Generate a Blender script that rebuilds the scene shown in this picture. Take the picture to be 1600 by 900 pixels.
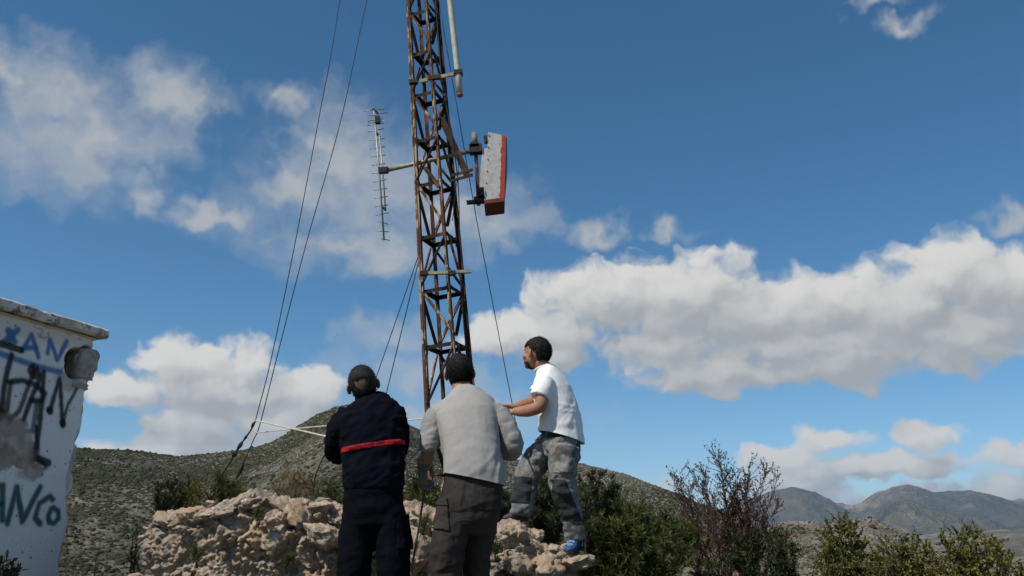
import bpy, bmesh, math, random
import numpy as np
from mathutils import Vector, Matrix

for o in list(bpy.data.objects):
    bpy.data.objects.remove(o)
scene = bpy.context.scene
COL = scene.collection
R = math.radians

# ------------------------------------------------------------------ camera
FPX = 1331.0                      # focal length in pixels of the 1600 px wide photograph
PITCH = R(16.7)
CAM = Vector((0.0, 0.0, 1.55))
cam = bpy.data.cameras.new('camera')
cam.sensor_width = 36.0
cam.lens = 36.0 * FPX / 1600.0
cam.clip_start = 0.05
cam.clip_end = 60000.0
cam_o = bpy.data.objects.new('camera', cam)
COL.objects.link(cam_o)
cam_o.location = CAM
cam_o.rotation_euler = (R(90) + PITCH, 0, 0)
scene.camera = cam_o

# ------------------------------------------------------------------ render / exposure
scene.view_settings.view_transform = 'Standard'
scene.view_settings.look = 'None'
scene.view_settings.gamma = 1.0
scene.view_settings.use_curve_mapping = False
scene.view_settings.exposure = 0.10
scene.render.engine = 'CYCLES'
cy = scene.cycles
cy.use_adaptive_sampling = True
cy.adaptive_threshold = 0.02
cy.use_denoising = True
cy.max_bounces = 6
cy.diffuse_bounces = 3
cy.glossy_bounces = 2
cy.transmission_bounces = 3
cy.transparent_max_bounces = 8
cy.volume_bounces = 0
cy.caustics_reflective = False
cy.caustics_refractive = False

# ------------------------------------------------------------------ sun
SUN_EL = R(50)
SUN_AZ = math.atan2(-0.76, -0.65)           # clockwise from +Y: high on the left, a little behind the camera
TO_SUN = Vector((math.sin(SUN_AZ) * math.cos(SUN_EL), math.cos(SUN_AZ) * math.cos(SUN_EL), math.sin(SUN_EL)))
sun = bpy.data.lights.new('sun', 'SUN')
sun.energy = 4.3
sun.angle = R(0.6)
sun.color = (1.0, 0.93, 0.82)
sun_o = bpy.data.objects.new('sun', sun)
COL.objects.link(sun_o)
sun_o.rotation_euler = TO_SUN.to_track_quat('Z', 'Y').to_euler()
sun_o.location = (0, 0, 60)


# ------------------------------------------------------------------ pixel <-> world helpers (used for surveying positions)
def ray(px, py):
    a = (px - 800.0) / FPX
    b = (450.0 - py) / FPX
    c, s = math.cos(PITCH), math.sin(PITCH)
    return Vector((a, c - b * s, s + b * c))


def P(px, py, Y):
    d = ray(px, py)
    return CAM + d * (Y / d.y)


def azel(px, py):
    d = ray(px, py).normalized()
    return math.atan2(d.x, d.y), math.asin(d.z)


# ------------------------------------------------------------------ node helpers
class NT:
    def __init__(self, tree):
        self.t = tree
        self.n = tree.nodes
        self.l = tree.links

    def node(self, typ, **kw):
        n = self.n.new(typ)
        for k, v in kw.items():
            setattr(n, k, v)
        return n

    def put(self, sock, v):
        if v is None:
            return
        if hasattr(v, 'is_output'):
            self.l.new(v, sock)
        else:
            sock.default_value = v

    def m(self, op, a, b=None, c=None, clamp=False):
        n = self.node('ShaderNodeMath', operation=op, use_clamp=clamp)
        for i, v in enumerate((a, b, c)):
            self.put(n.inputs[i], v)
        return n.outputs[0]

    def vm(self, op, a, b=None, c=None, out=0):
        n = self.node('ShaderNodeVectorMath', operation=op)
        for i, v in enumerate((a, b, c)):
            if v is not None:
                self.put(n.inputs[i], v)
        return n.outputs['Value'] if op in ('LENGTH', 'DOT_PRODUCT', 'DISTANCE') else n.outputs[0]

    def scale(self, v, f):
        n = self.node('ShaderNodeVectorMath', operation='SCALE')
        self.put(n.inputs[0], v)
        self.put(n.inputs['Scale'], f)
        return n.outputs[0]

    def noise(self, vec, scale, detail=4.0, rough=0.55, dist=0.0, color=False, dim='3D'):
        n = self.node('ShaderNodeTexNoise')
        n.noise_dimensions = dim
        if vec is not None:
            self.put(n.inputs['Vector'], vec)
        self.put(n.inputs['Scale'], scale)
        self.put(n.inputs['Detail'], detail)
        self.put(n.inputs['Roughness'], rough)
        self.put(n.inputs['Distortion'], dist)
        return n.outputs['Color'] if color else n.outputs[0]

    def voro(self, vec, scale, feature='F1', rnd=1.0, out='Distance', dim='3D'):
        n = self.node('ShaderNodeTexVoronoi', feature=feature)
        n.voronoi_dimensions = dim
        if vec is not None:
            self.put(n.inputs['Vector'], vec)
        self.put(n.inputs['Scale'], scale)
        self.put(n.inputs['Randomness'], rnd)
        return n.outputs[out]

    def ss(self, v, lo, hi, a=0.0, b=1.0):
        n = self.node('ShaderNodeMapRange', interpolation_type='SMOOTHSTEP')
        self.put(n.inputs[0], v)
        for i, x in zip((1, 2, 3, 4), (lo, hi, a, b)):
            self.put(n.inputs[i], x)
        return n.outputs[0]

    def lin(self, v, lo, hi, a=0.0, b=1.0):
        n = self.node('ShaderNodeMapRange')
        self.put(n.inputs[0], v)
        for i, x in zip((1, 2, 3, 4), (lo, hi, a, b)):
            self.put(n.inputs[i], x)
        return n.outputs[0]

    def mix(self, f, a, b, blend='MIX'):
        n = self.node('ShaderNodeMix', data_type='RGBA', blend_type=blend)
        self.put(n.inputs[0], f)
        for i, v in ((6, a), (7, b)):
            if not hasattr(v, 'is_output') and len(v) == 3:
                v = (*v, 1.0)
            self.put(n.inputs[i], v)
        return n.outputs[2]

    def mixf(self, f, a, b):
        n = self.node('ShaderNodeMix', data_type='FLOAT')
        self.put(n.inputs[0], f)
        self.put(n.inputs[2], a)
        self.put(n.inputs[3], b)
        return n.outputs[0]

    def xyz(self, x, y, z):
        n = self.node('ShaderNodeCombineXYZ')
        for i, v in enumerate((x, y, z)):
            self.put(n.inputs[i], v)
        return n.outputs[0]

    def sep(self, v):
        n = self.node('ShaderNodeSeparateXYZ')
        self.put(n.inputs[0], v)
        return n.outputs

# ------------------------------------------------------------------ sky: clear-air sky with cumulus, all a function of direction
# clouds of the day: centre and half-size in the photograph, turned into compass direction and height
THICK = [  # px, py, half width px, half height px
    (300, 566, 92, 36), (390, 570, 62, 40), (190, 610, 62, 26), (350, 612, 170, 34),
    (468, 606, 66, 36), (310, 678, 88, 50), (250, 706, 120, 26), (440, 660, 120, 44), (520, 690, 80, 40),
    (1075, 470, 120, 72), (945, 470, 115, 58), (1180, 490, 150, 62), (1290, 492, 130, 66), (1420, 480, 95, 88),
    (1480, 440, 90, 70), (1560, 445, 110, 66), (1640, 462, 130, 80), (860, 520, 100, 40), (790, 520, 75, 34),
    (1130, 585, 120, 36), (1330, 560, 170, 48), (1500, 520, 130, 50), (870, 560, 60, 26), (1050, 540, 110, 34), (1200, 545, 150, 30), (1300, 530, 140, 34),
    (1290, 690, 66, 22), (1438, 682, 48, 24), (1230, 712, 80, 20), (1340, 730, 170, 22), (1600, 708, 60, 24),
    (1480, 778, 180, 24), (1230, 765, 90, 30), (1600, 760, 80, 30), (960, 770, 90, 18),
]
THIN = [
    (90, 150, 130, 70), (70, 225, 130, 75), (175, 210, 120, 72), (255, 150, 72, 60), (20, 105, 80, 30), (225, 300, 44, 26),
    (445, 150, 46, 26), (540, 260, 120, 90), (470, 300, 110, 70), (610, 300, 130, 80), (330, 338, 70, 24),
    (540, 385, 170, 38), (700, 320, 110, 54), (780, 350, 70, 34), (490, 225, 60, 46), (600, 395, 90, 30),
    (935, 364, 44, 20), (1045, 360, 42, 15), (1410, 34, 36, 16), (1370, 2, 40, 10), (610, 520, 60, 34), (640, 590, 120, 40), (1590, 340, 50, 22),
    (700, 640, 200, 34),
]


def build_sky():
    w = bpy.data.worlds.new('World')
    scene.world = w
    w.use_nodes = True
    w.node_tree.nodes.clear()
    # cloud cover as a group: direction in (radians east of north, radians up), cover out
    K = 10.0

    def cover_group(name, blobs, n_scale, n_amp, detail, rough, warp, elsewhere, stretch, voro, bias):
        g = bpy.data.node_groups.new(name, 'ShaderNodeTree')
        g.interface.new_socket('P', in_out='INPUT', socket_type='NodeSocketVector')
        g.interface.new_socket('D', in_out='OUTPUT', socket_type='NodeSocketFloat')
        T = NT(g)
        gi = T.node('NodeGroupInput').outputs[0]
        # domain warp
        wn = T.noise(gi, 2.6, 3.0, 0.5, color=True, dim='2D')
        off = T.vm('MULTIPLY', T.vm('SUBTRACT', wn, (0.5, 0.5, 0.5)), (warp, warp * 0.7, 0.0))
        p = T.vm('ADD', gi, off)
        best = None
        for (px, py, hw, hh) in blobs:
            a, e = azel(px, py)
            s = 1.0 / FPX * math.cos(math.atan(math.hypot(px - 800, py - 450) / FPX))
            ra, re = K * hw * s / math.cos(e), K * hh * s
            q = T.vm('MULTIPLY_ADD', p, (1 / ra, 1 / re, 0.0), (-a * K / ra, -e * K / re, 0.0))
            d = T.vm('LENGTH', q)
            best = d if best is None else T.m('SMOOTH_MIN', best, d, 0.35)
        m = T.m('SUBTRACT', bias, best)
        # clouds of the same kind all round, out of the frame
        sx = T.sep(gi)
        far = T.ss(T.m('ABSOLUTE', sx[0]), K * 0.62, K * 0.80)
        up = T.ss(sx[1], K * 0.66, K * 0.8)
        out = T.m('MAXIMUM', far, up)
        gen = T.lin(T.noise(gi, 0.45, 2.0, 0.5, dim='2D'), 0.5, 0.66, -0.9, elsewhere)
        m = T.mixf(out, m, gen)
        m = T.m('MAXIMUM', m, -1.2)
        qs = T.vm('MULTIPLY', p, stretch)
        f = T.noise(qs, n_scale, detail, rough, dim='2D')
        h = T.m('MULTIPLY', T.m('SUBTRACT', f, 0.5), n_amp)
        if voro:
            vv = T.vm('ADD', qs, T.vm('MULTIPLY', T.vm('SUBTRACT', T.noise(qs, n_scale * 1.6, 2.0, 0.5, color=True, dim='2D'), (0.5, 0.5, 0.5)), (0.35, 0.35, 0.0)))
            v1 = T.voro(vv, n_scale * 1.15, 'SMOOTH_F1', dim='2D')
            v2 = T.voro(vv, n_scale * 2.7, 'SMOOTH_F1', dim='2D')
            bil = T.m('ADD', T.m('MULTIPLY', T.m('SUBTRACT', 0.45, v1), voro), T.m('MULTIPLY', T.m('SUBTRACT', 0.42, v2), voro * 0.45))
            h = T.m('ADD', h, bil)
        D = T.m('ADD', m, h)
        go = T.node('NodeGroupOutput')
        g.links.new(D, go.inputs[0])
        return g

    G1 = cover_group('cumulus_cover', THICK, 1.9, 0.95, 6.0, 0.50, 0.5, 0.35, (1.0, 1.25, 1.0), 0.5, 1.08)
    G1L = cover_group('cumulus_depth', THICK, 1.9, 0.8, 1.0, 0.5, 0.5, 0.35, (1.0, 1.25, 1.0), 0.0, 1.10)
    G2 = cover_group('wisp_cover', THIN, 1.15, 1.9, 7.0, 0.53, 0.8, 0.1, (1.0, 1.35, 1.0), 0.0, 1.12)

    T = NT(w.node_tree)
    geo = T.node('ShaderNodeTexCoord').outputs['Generated']
    d = T.vm('NORMALIZE', geo)
    s = T.sep(d)
    az = T.m('ARCTAN2', s[0], s[1])
    el = T.m('ARCSINE', s[2])
    p = T.xyz(T.m('MULTIPLY', az, K), T.m('MULTIPLY', el, K), 0.0)

    def use(g, vec):
        n = T.node('ShaderNodeGroup', node_tree=g)
        T.put(n.inputs[0], vec)
        return n.outputs[0]

    d1 = use(G1, p)
    d1s = use(G1, T.vm('ADD', p, (-0.09, 0.15, 0.0)))
    dL = use(G1L, T.vm('ADD', p, (-0.20, 0.42, 0.0)))
    d2 = use(G2, p)
    a1 = T.ss(d1, -0.08, 0.46)
    a2 = T.m('MULTIPLY', T.ss(d2, -0.45, 1.45), 0.80)
    # light through the cloud: thin towards the sun is bright, deep is grey
    lit = T.m('SUBTRACT', d1, d1s)
    b = T.m('ADD', T.m('MULTIPLY', T.ss(lit, -0.4, 0.5), 0.42), T.m('MULTIPLY', T.m('SUBTRACT', 1.0, T.ss(dL, -0.35, 0.75)), 0.58))
    CL = SKY_CLOUD
    c_thick = T.mix(b, (CL * 0.58, CL * 0.605, CL * 0.63), (CL * 1.12, CL * 1.10, CL * 1.055))
    c_thin = T.mix(T.ss(d2, 0.1, 1.3), (CL * 0.70, CL * 0.74, CL * 0.78), (CL * 0.80, CL * 0.80, CL * 0.79))

    sky = T.node('ShaderNodeTexSky')
    sky.sky_type = 'NISHITA'
    sky.sun_disc = False
    sky.sun_elevation = SUN_EL
    sky.sun_rotation = SUN_AZ
    sky.altitude = 2600
    sky.air_density = 1.0
    sky.dust_density = 0.6
    sky.ozone_density = 2.0
    hs = T.node('ShaderNodeHueSaturation')
    hs.inputs['Saturation'].default_value = 1.26
    hs.inputs['Hue'].default_value = 0.490
    hs.inputs['Value'].default_value = 1.2
    T.put(hs.inputs['Color'], sky.outputs[0])
    c = T.mix(a2, hs.outputs[0], c_thin)
    c = T.mix(a1, c, c_thick)
    # below the horizon line nothing but distant haze
    bg = T.node('ShaderNodeBackground')
    T.put(bg.inputs[0], c)
    bg.inputs[1].default_value = SKY_STRENGTH
    o = T.node('ShaderNodeOutputWorld')
    T.l.new(bg.outputs[0], o.inputs[0])
    w.cycles.sampling_method = 'MANUAL'
    w.cycles.sample_map_resolution = 512


SKY_STRENGTH = 0.088
SKY_CLOUD = 6.9
build_sky()

# ------------------------------------------------------------------ numeric noise for real relief
def _h(ix, iy, iz, seed):
    n = (ix.astype(np.int64) * 374761393 + iy.astype(np.int64) * 668265263 + iz.astype(np.int64) * 2147483647 + seed * 1274126177) & 0xFFFFFFFF
    n = ((n ^ (n >> 13)) * 1274126177) & 0xFFFFFFFF
    n = ((n ^ (n >> 16)) * 2246822519) & 0xFFFFFFFF
    n = n ^ (n >> 15)
    return (n & 0xFFFFFF).astype(np.float64) / 16777215.0


def vnoise(p, seed=0):
    p = np.asarray(p, float)
    i = np.floor(p).astype(np.int64)
    f = p - i
    u = f * f * f * (f * (f * 6 - 15) + 10)
    r = 0.0
    for dx in (0, 1):
        wx = u[:, 0] if dx else 1 - u[:, 0]
        for dy in (0, 1):
            wy = u[:, 1] if dy else 1 - u[:, 1]
            for dz in (0, 1):
                wz = u[:, 2] if dz else 1 - u[:, 2]
                r = r + wx * wy * wz * _h(i[:, 0] + dx, i[:, 1] + dy, i[:, 2] + dz, seed)
    return r * 2 - 1


def fbm(p, octaves=4, gain=0.5, lac=2.03, seed=0):
    p = np.asarray(p, float)
    a, t, s = 1.0, 0.0, 0.0
    for k in range(octaves):
        t = t + a * vnoise(p + k * 17.3, seed + k)
        s += a
        a *= gain
        p = p * lac
    return t / s


def worley(p, seed=0):
    p = np.asarray(p, float)
    i = np.floor(p).astype(np.int64)
    f1 = np.full(len(p), 9.0)
    f2 = np.full(len(p), 9.0)
    cid = np.zeros(len(p))
    for dx in (-1, 0, 1):
        for dy in (-1, 0, 1):
            for dz in (-1, 0, 1):
                c = i + np.array((dx, dy, dz))
                q = np.stack([c[:, k] + _h(c[:, 0], c[:, 1], c[:, 2], seed + 11 * k) for k in range(3)], 1)
                d = np.sqrt(((q - p) ** 2).sum(1))
                new = d < f1
                f2 = np.where(new, f1, np.minimum(f2, d))
                cid = np.where(new, _h(c[:, 0], c[:, 1], c[:, 2], seed + 77), cid)
                f1 = np.where(new, d, f1)
    return f1, f2, cid


def facets(p, scale, seed):
    """broken stone: every cell is a tilted flat, with steps where cells meet"""
    p = np.asarray(p, float) * scale
    p = p + 0.25 * np.stack([vnoise(p * 1.3 + 3, seed + 1), vnoise(p * 1.3 + 17, seed + 2), vnoise(p * 1.3 + 29, seed + 3)], 1)
    i = np.floor(p).astype(np.int64)
    f1 = np.full(len(p), 9.0)
    val = np.zeros(len(p))
    for dx in (-1, 0, 1):
        for dy in (-1, 0, 1):
            for dz in (-1, 0, 1):
                c = i + np.array((dx, dy, dz))
                h = [_h(c[:, 0], c[:, 1], c[:, 2], seed + 11 * k) for k in range(6)]
                v = p - (c + np.stack(h[:3], 1))
                d = (v ** 2).sum(1)
                new = d < f1
                t = (v * (np.stack(h[3:], 1) * 2 - 1)).sum(1) + (h[0] - 0.5) * 0.9
                val = np.where(new, t, val)
                f1 = np.where(new, d, f1)
    return val


# ------------------------------------------------------------------ mesh and object helpers
def mesh_np(name, verts, faces, mat=None, smooth=False):
    """faces: (n,k) int array or list of lists"""
    me = bpy.data.meshes.new(name)
    verts = np.ascontiguousarray(verts, dtype=np.float32)
    if isinstance(faces, np.ndarray):
        n, k = faces.shape
        me.vertices.add(len(verts))
        me.vertices.foreach_set('co', verts.ravel())
        me.loops.add(n * k)
        me.loops.foreach_set('vertex_index', np.ascontiguousarray(faces, dtype=np.int32).ravel())
        me.polygons.add(n)
        me.polygons.foreach_set('loop_start', np.arange(0, n * k, k, dtype=np.int32))
        me.update(calc_edges=True)
        me.validate()
    else:
        me.from_pydata([tuple(v) for v in verts.tolist()], [], faces)
        me.update()
    if mat:
        me.materials.append(mat)
    if smooth:
        me.polygons.foreach_set('use_smooth', [True] * len(me.polygons))
    return me


def link(name, me, parent=None, loc=None):
    o = bpy.data.objects.new(name, me)
    COL.objects.link(o)
    if loc is not None:
        o.location = loc
    if parent is not None:
        o.parent = parent
    return o


def thing(name, label, cat, loc=(0, 0, 0), group=None):
    o = bpy.data.objects.new(name, None)
    o.empty_display_size = 0.2
    COL.objects.link(o)
    o.location = loc
    o['label'] = label
    o['category'] = cat
    if group:
        o['group'] = group
    return o


def tag(o, label, cat, group=None):
    o['label'] = label
    o['category'] = cat
    if group:
        o['group'] = group
    return o


def put(name, verts, faces, mat, parent=None, smooth=False):
    """mesh in world coordinates, stored relative to its parent's location"""
    verts = np.asarray(verts, float)
    q = parent
    while q is not None:
        verts = verts - np.array(q.location)
        q = q.parent
    return link(name, mesh_np(name, verts, faces, mat, smooth), parent)


def grid_faces(nu, nv, wrap_u=False):
    """vertices indexed u*nv+v"""
    uu = np.arange(nu if wrap_u else nu - 1)
    vv = np.arange(nv - 1)
    a, b = np.meshgrid(uu, vv, indexing='ij')
    a2 = (a + 1) % nu
    return np.stack([a * nv + b, a2 * nv + b, a2 * nv + b + 1, a * nv + b + 1], -1).reshape(-1, 4)


def tube(points, radii, seg=8, cap=True):
    """round tube through points; returns verts, faces(list)"""
    pts = [Vector(p) for p in points]
    if not hasattr(radii, '__len__'):
        radii = [radii] * len(pts)
    V, F = [], []
    n = len(pts)
    up = None
    for i, p in enumerate(pts):
        t = (pts[min(i + 1, n - 1)] - pts[max(i - 1, 0)]).normalized()
        if up is None:
            up = t.orthogonal().normalized()
        up = (up - t * up.dot(t))
        up = up.normalized() if up.length > 1e-6 else t.orthogonal().normalized()
        w = t.cross(up)
        for k in range(seg):
            a = 2 * math.pi * k / seg
            V.append(p + (up * math.cos(a) + w * math.sin(a)) * radii[i])
    for i in range(n - 1):
        for k in range(seg):
            k2 = (k + 1) % seg
            F.append([i * seg + k, i * seg + k2, (i + 1) * seg + k2, (i + 1) * seg + k])
    if cap:
        F.append(list(range(seg))[::-1])
        F.append([(n - 1) * seg + k for k in range(seg)])
    return V, F


def box(c, ax, ay, az, hx, hy, hz):
    """oriented box: centre, three unit axes, half sizes"""
    c, ax, ay, az = Vector(c), Vector(ax), Vector(ay), Vector(az)
    V = [c + ax * (sx * hx) + ay * (sy * hy) + az * (sz * hz) for sz in (-1, 1) for sy in (-1, 1) for sx in (-1, 1)]
    F = [[0, 2, 3, 1], [4, 5, 7, 6], [0, 1, 5, 4], [2, 6, 7, 3], [0, 4, 6, 2], [1, 3, 7, 5]]
    return V, F


def merge(*vf):
    V, F = [], []
    for v, f in vf:
        o = len(V)
        V += list(v)
        F += [[i + o for i in q] for q in f]
    return V, F


def prism(profile, p0, p1, side):
    """extrude a closed 2D profile [(a,b)...] from p0 to p1; a along side, b along the cross direction"""
    p0, p1 = Vector(p0), Vector(p1)
    t = (p1 - p0).normalized()
    s = Vector(side)
    s = (s - t * s.dot(t)).normalized()
    w = t.cross(s)
    n = len(profile)
    V = [p0 + s * a + w * b for a, b in profile] + [p1 + s * a + w * b for a, b in profile]
    F = [[i, (i + 1) % n, n + (i + 1) % n, n + i] for i in range(n)] + [list(range(n))[::-1], list(range(n, 2 * n))]
    return V, F


# ------------------------------------------------------------------ materials
def material(name):
    m = bpy.data.materials.new(name)
    m.use_nodes = True
    t = NT(m.node_tree)
    b = m.node_tree.nodes['Principled BSDF']
    return m, t, b


def set_bsdf(T, b, color=None, rough=None, bump=None, strength=0.5, dist=0.01, spec=None, metal=None):
    if color is not None:
        if not hasattr(color, 'is_output') and len(color) == 3:
            color = (*color, 1)
        T.put(b.inputs['Base Color'], color)
    if rough is not None:
        T.put(b.inputs['Roughness'], rough)
    if spec is not None:
        T.put(b.inputs['Specular IOR Level'], spec)
    if metal is not None:
        T.put(b.inputs['Metallic'], metal)
    if bump is not None:
        n = T.node('ShaderNodeBump')
        n.inputs['Strength'].default_value = strength
        n.inputs['Distance'].default_value = dist
        T.put(n.inputs['Height'], bump)
        T.l.new(n.outputs[0], b.inputs['Normal'])


def obj_coord(T):
    return T.node('ShaderNodeTexCoord').outputs['Object']


def world_coord(T):
    return T.node('ShaderNodeNewGeometry').outputs['Position']


def simple(name, col, rough=0.7, var=0.12, scale=20.0, bump=0.15, dist=0.004, spec=0.3, metal=0.0, col2=None):
    m, T, b = material(name)
    c = obj_coord(T)
    n = T.noise(c, scale, 5.0, 0.6)
    col2 = col2 or tuple(min(1, x * (1 - 2 * var)) for x in col)
    set_bsdf(T, b, T.mix(T.ss(n, 0.3, 0.7), col, col2), rough, n, bump, dist, spec, metal)
    return m

# ------------------------------------------------------------------ terrain
def hill_material(name, rock, scrub, soil, cover, scale=1.0):
    m, T, b = material(name)
    p = world_coord(T)
    big = T.noise(p, 0.012 * scale, 5.0, 0.6)
    mid = T.noise(p, 0.07 * scale, 5.0, 0.62)
    fine = T.noise(p, 0.55 * scale, 4.0, 0.7)
    v = T.voro(p, 0.42 * scale, 'F1')
    stone = T.ss(T.m('ADD', T.m('ADD', T.m('MULTIPLY', mid, 0.9), T.m('MULTIPLY', fine, 0.8)), T.m('MULTIPLY', T.ss(big, 0.38, 0.62), 0.42)), cover - 0.19, cover + 0.01)
    patch = T.ss(T.m('ADD', mid, T.m('MULTIPLY', fine, 0.35)), 0.60, 0.76)
    ground = T.mix(T.ss(mid, 0.35, 0.65), soil, scrub)
    rk = T.mix(T.ss(v, 0.1, 0.75), rock, tuple(x * 0.55 for x in rock))
    c = T.mix(stone, ground, rk)
    c = T.mix(T.m('MULTIPLY', patch, 0.75), c, scrub)
    h = T.m('ADD', T.m('MULTIPLY', fine, 1.0), T.m('MULTIPLY', stone, 0.6))
    set_bsdf(T, b, c, 0.95, h, 0.9, 1.4 / scale, 0.1)
    return m


def crest_fn(pts):
    a = np.array([azel(x, y) for x, y in pts])
    return lambda az: np.interp(az, a[:, 0], a[:, 1])


def make_hill(name, crest, r0, rc, r1, z0, zback, az0, az1, nu, nv, power, amp, nscale, mat, seed, rc_var=0.0):
    az = np.linspace(R(az0), R(az1), nu)
    s = np.concatenate([np.linspace(0, 1, nv), 1 + np.linspace(0, 1, nv // 3 + 1)[1:]])
    A, S = np.meshgrid(az, s, indexing='ij')
    A, S = A.ravel(), S.ravel()
    ce = crest_fn(crest)(A)
    rcv = rc * (1 + rc_var * np.sin(A * 5.0 + seed))
    r = np.where(S <= 1, r0 + (rcv - r0) * S, rcv + (r1 - rcv) * (S - 1))
    zc = CAM.z + rcv * np.tan(ce)
    z = np.where(S <= 1, z0 + (zc - z0) * np.maximum(S, 1e-6) ** power, zc + (zback - zc) * (S - 1) ** 1.3)
    x, y = r * np.sin(A), r * np.cos(A)
    q = np.stack([x / nscale, y / nscale, np.zeros_like(x)], 1)
    n = fbm(q, 5, 0.5, seed=seed)
    rid = 1 - np.abs(fbm(q * 0.6 + 9.1, 3, 0.5, seed=seed + 40)) * 2
    w = np.clip(1 - np.abs(S - 1) * 4, 0, 1)                # the crest line itself keeps its measured height
    z = z + amp * (n + 0.7 * (rid - 0.6)) * (1 - 0.85 * w) * np.clip(S * 4, 0, 1)
    z = z + amp * 0.14 * fbm(q * 7, 4, 0.6, seed=seed + 5)
    ns = len(s)
    V = np.stack([x, y, z], 1)
    o = link(name, mesh_np(name, V, grid_faces(nu, ns)[:, ::-1], mat, True))
    o['kind'] = 'structure'
    return o, V.reshape(nu, ns, 3)


# the ground: one sheet out to the horizon, a knoll under our feet that falls away to a valley
def ground_z(x, y):
    r = np.hypot(x, y - 6)
    near = 0.85 * np.clip((y - 1.5) / 2.5, 0, 1) ** 2 * (3 - 2 * np.clip((y - 1.5) / 2.5, 0, 1))
    side = np.clip((x - 1.2) / 4.0, 0, 1)
    near = near - 0.5 * side
    fall = np.clip((r - 11) / 160.0, 0, 1)
    z = near * (1 - fall) - 95 * fall ** 0.8
    far = np.clip((r - 200) / 2500.0, 0, 1)
    return z - 60 * far


def build_ground():
    rr = np.concatenate([np.linspace(0.01, 18, 90), 18 * np.exp(np.linspace(0, math.log(16000 / 18), 130))[1:]])
    aa = np.linspace(0, 2 * math.pi, 240, endpoint=False)
    A, Q = np.meshgrid(aa, rr, indexing='ij')
    x, y = (Q * np.sin(A)).ravel(), (Q * np.cos(A)).ravel() + 4
    z = ground_z(x, y)
    q = np.stack([x, y, 0 * x], 1)
    rad = np.hypot(x, y)
    z = z + 0.05 * fbm(q * 1.3, 4, 0.55, seed=3) + np.clip((rad - 12) / 200, 0, 1) * 6 * fbm(q / 60, 4, 0.5, seed=4) \
        + np.clip((rad - 1500) / 3000, 0, 1) * 35 * fbm(q / 900, 4, 0.5, seed=8)
    o = link('ground', mesh_np('ground', np.stack([x, y, z], 1), grid_faces(240, len(rr), True)[:, ::-1], MAT_GROUND, True))
    o['kind'] = 'structure'


MAT_GROUND = hill_material('limestone_ground', (0.30, 0.27, 0.23), (0.06, 0.07, 0.03), (0.16, 0.13, 0.08), 1.15, 1.0)
MAT_HILL = hill_material('rocky_hillside', (0.23, 0.205, 0.165), (0.038, 0.041, 0.018), (0.070, 0.064, 0.032), 1.19, 1.0)
MAT_KNOLL = hill_material('pale_rocky_knoll', (0.36, 0.32, 0.27), (0.075, 0.072, 0.040), (0.20, 0.17, 0.115), 1.0, 1.2)
MAT_BAND = hill_material('dry_plateau', (0.30, 0.26, 0.21), (0.07, 0.07, 0.045), (0.19, 0.155, 0.11), 1.1, 0.12)
MAT_FAR = hill_material('far_mountain', (0.34, 0.27, 0.19), (0.045, 0.046, 0.030), (0.11, 0.090, 0.055), 1.12, 0.03)  # patchy tones also paint in sunlit slopes and cloud shadows

build_ground()
CREST_MAIN = [(-500, 735), (-200, 712), (0, 704), (120, 700), (200, 704), (280, 712), (340, 706), (390, 699), (425, 690), (460, 669), (490, 652), (520, 639),
              (545, 633), (570, 633), (600, 643), (640, 664), (680, 684), (740, 704), (800, 715), (860, 720), (910, 725), (960, 737), (1000, 748), (1050, 767), (1090, 783),
              (1130, 800), (1200, 835), (1300, 885), (1400, 930), (1700, 990)]
hill_o, HILL = make_hill('hill', CREST_MAIN, 90, 430, 900, -34, -150, -44, 30, 420, 170, 0.86, 8.5, 75.0, MAT_HILL, 21, 0.06)
CREST_KNOLL = [(1000, 920), (1080, 880), (1140, 846), (1200, 822), (1240, 812), (1290, 818), (1330, 814), (1358, 809), (1385, 819), (1420, 838), (1470, 862), (1540, 880), (1700, 900), (1900, 930)]
knoll_o, KNOLL = make_hill('rocky_knoll', CREST_KNOLL, 60, 230, 420, -30, -110, 8, 44, 240, 110, 0.8, 2.4, 26.0, MAT_KNOLL, 33)
CREST_BAND = [(900, 900), (1200, 850), (1380, 842), (1430, 838), (1480, 832), (1540, 829), (1600, 827), (1700, 830), (1900, 840)]
make_hill('plateau', CREST_BAND, 700, 1900, 3200, -150, -170, 2, 46, 200, 60, 0.9, 12.0, 220.0, MAT_BAND, 45)
CREST_FAR = [(700, 900), (1000, 850), (1100, 815), (1160, 797), (1200, 788), (1225, 780), (1252, 774), (1275, 779), (1300, 788), (1325, 795), (1345, 793), (1365, 783),
             (1390, 771), (1415, 765), (1440, 769), (1465, 777), (1490, 780), (1520, 777), (1545, 782), (1570, 790), (1600, 801), (1640, 812), (1800, 826), (2000, 838)]
make_hill('far_mountain', CREST_FAR, 3600, 6200, 9000, -160, -160, -3, 48, 340, 130, 1.0, 220.0, 760.0, MAT_FAR, 57)


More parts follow.
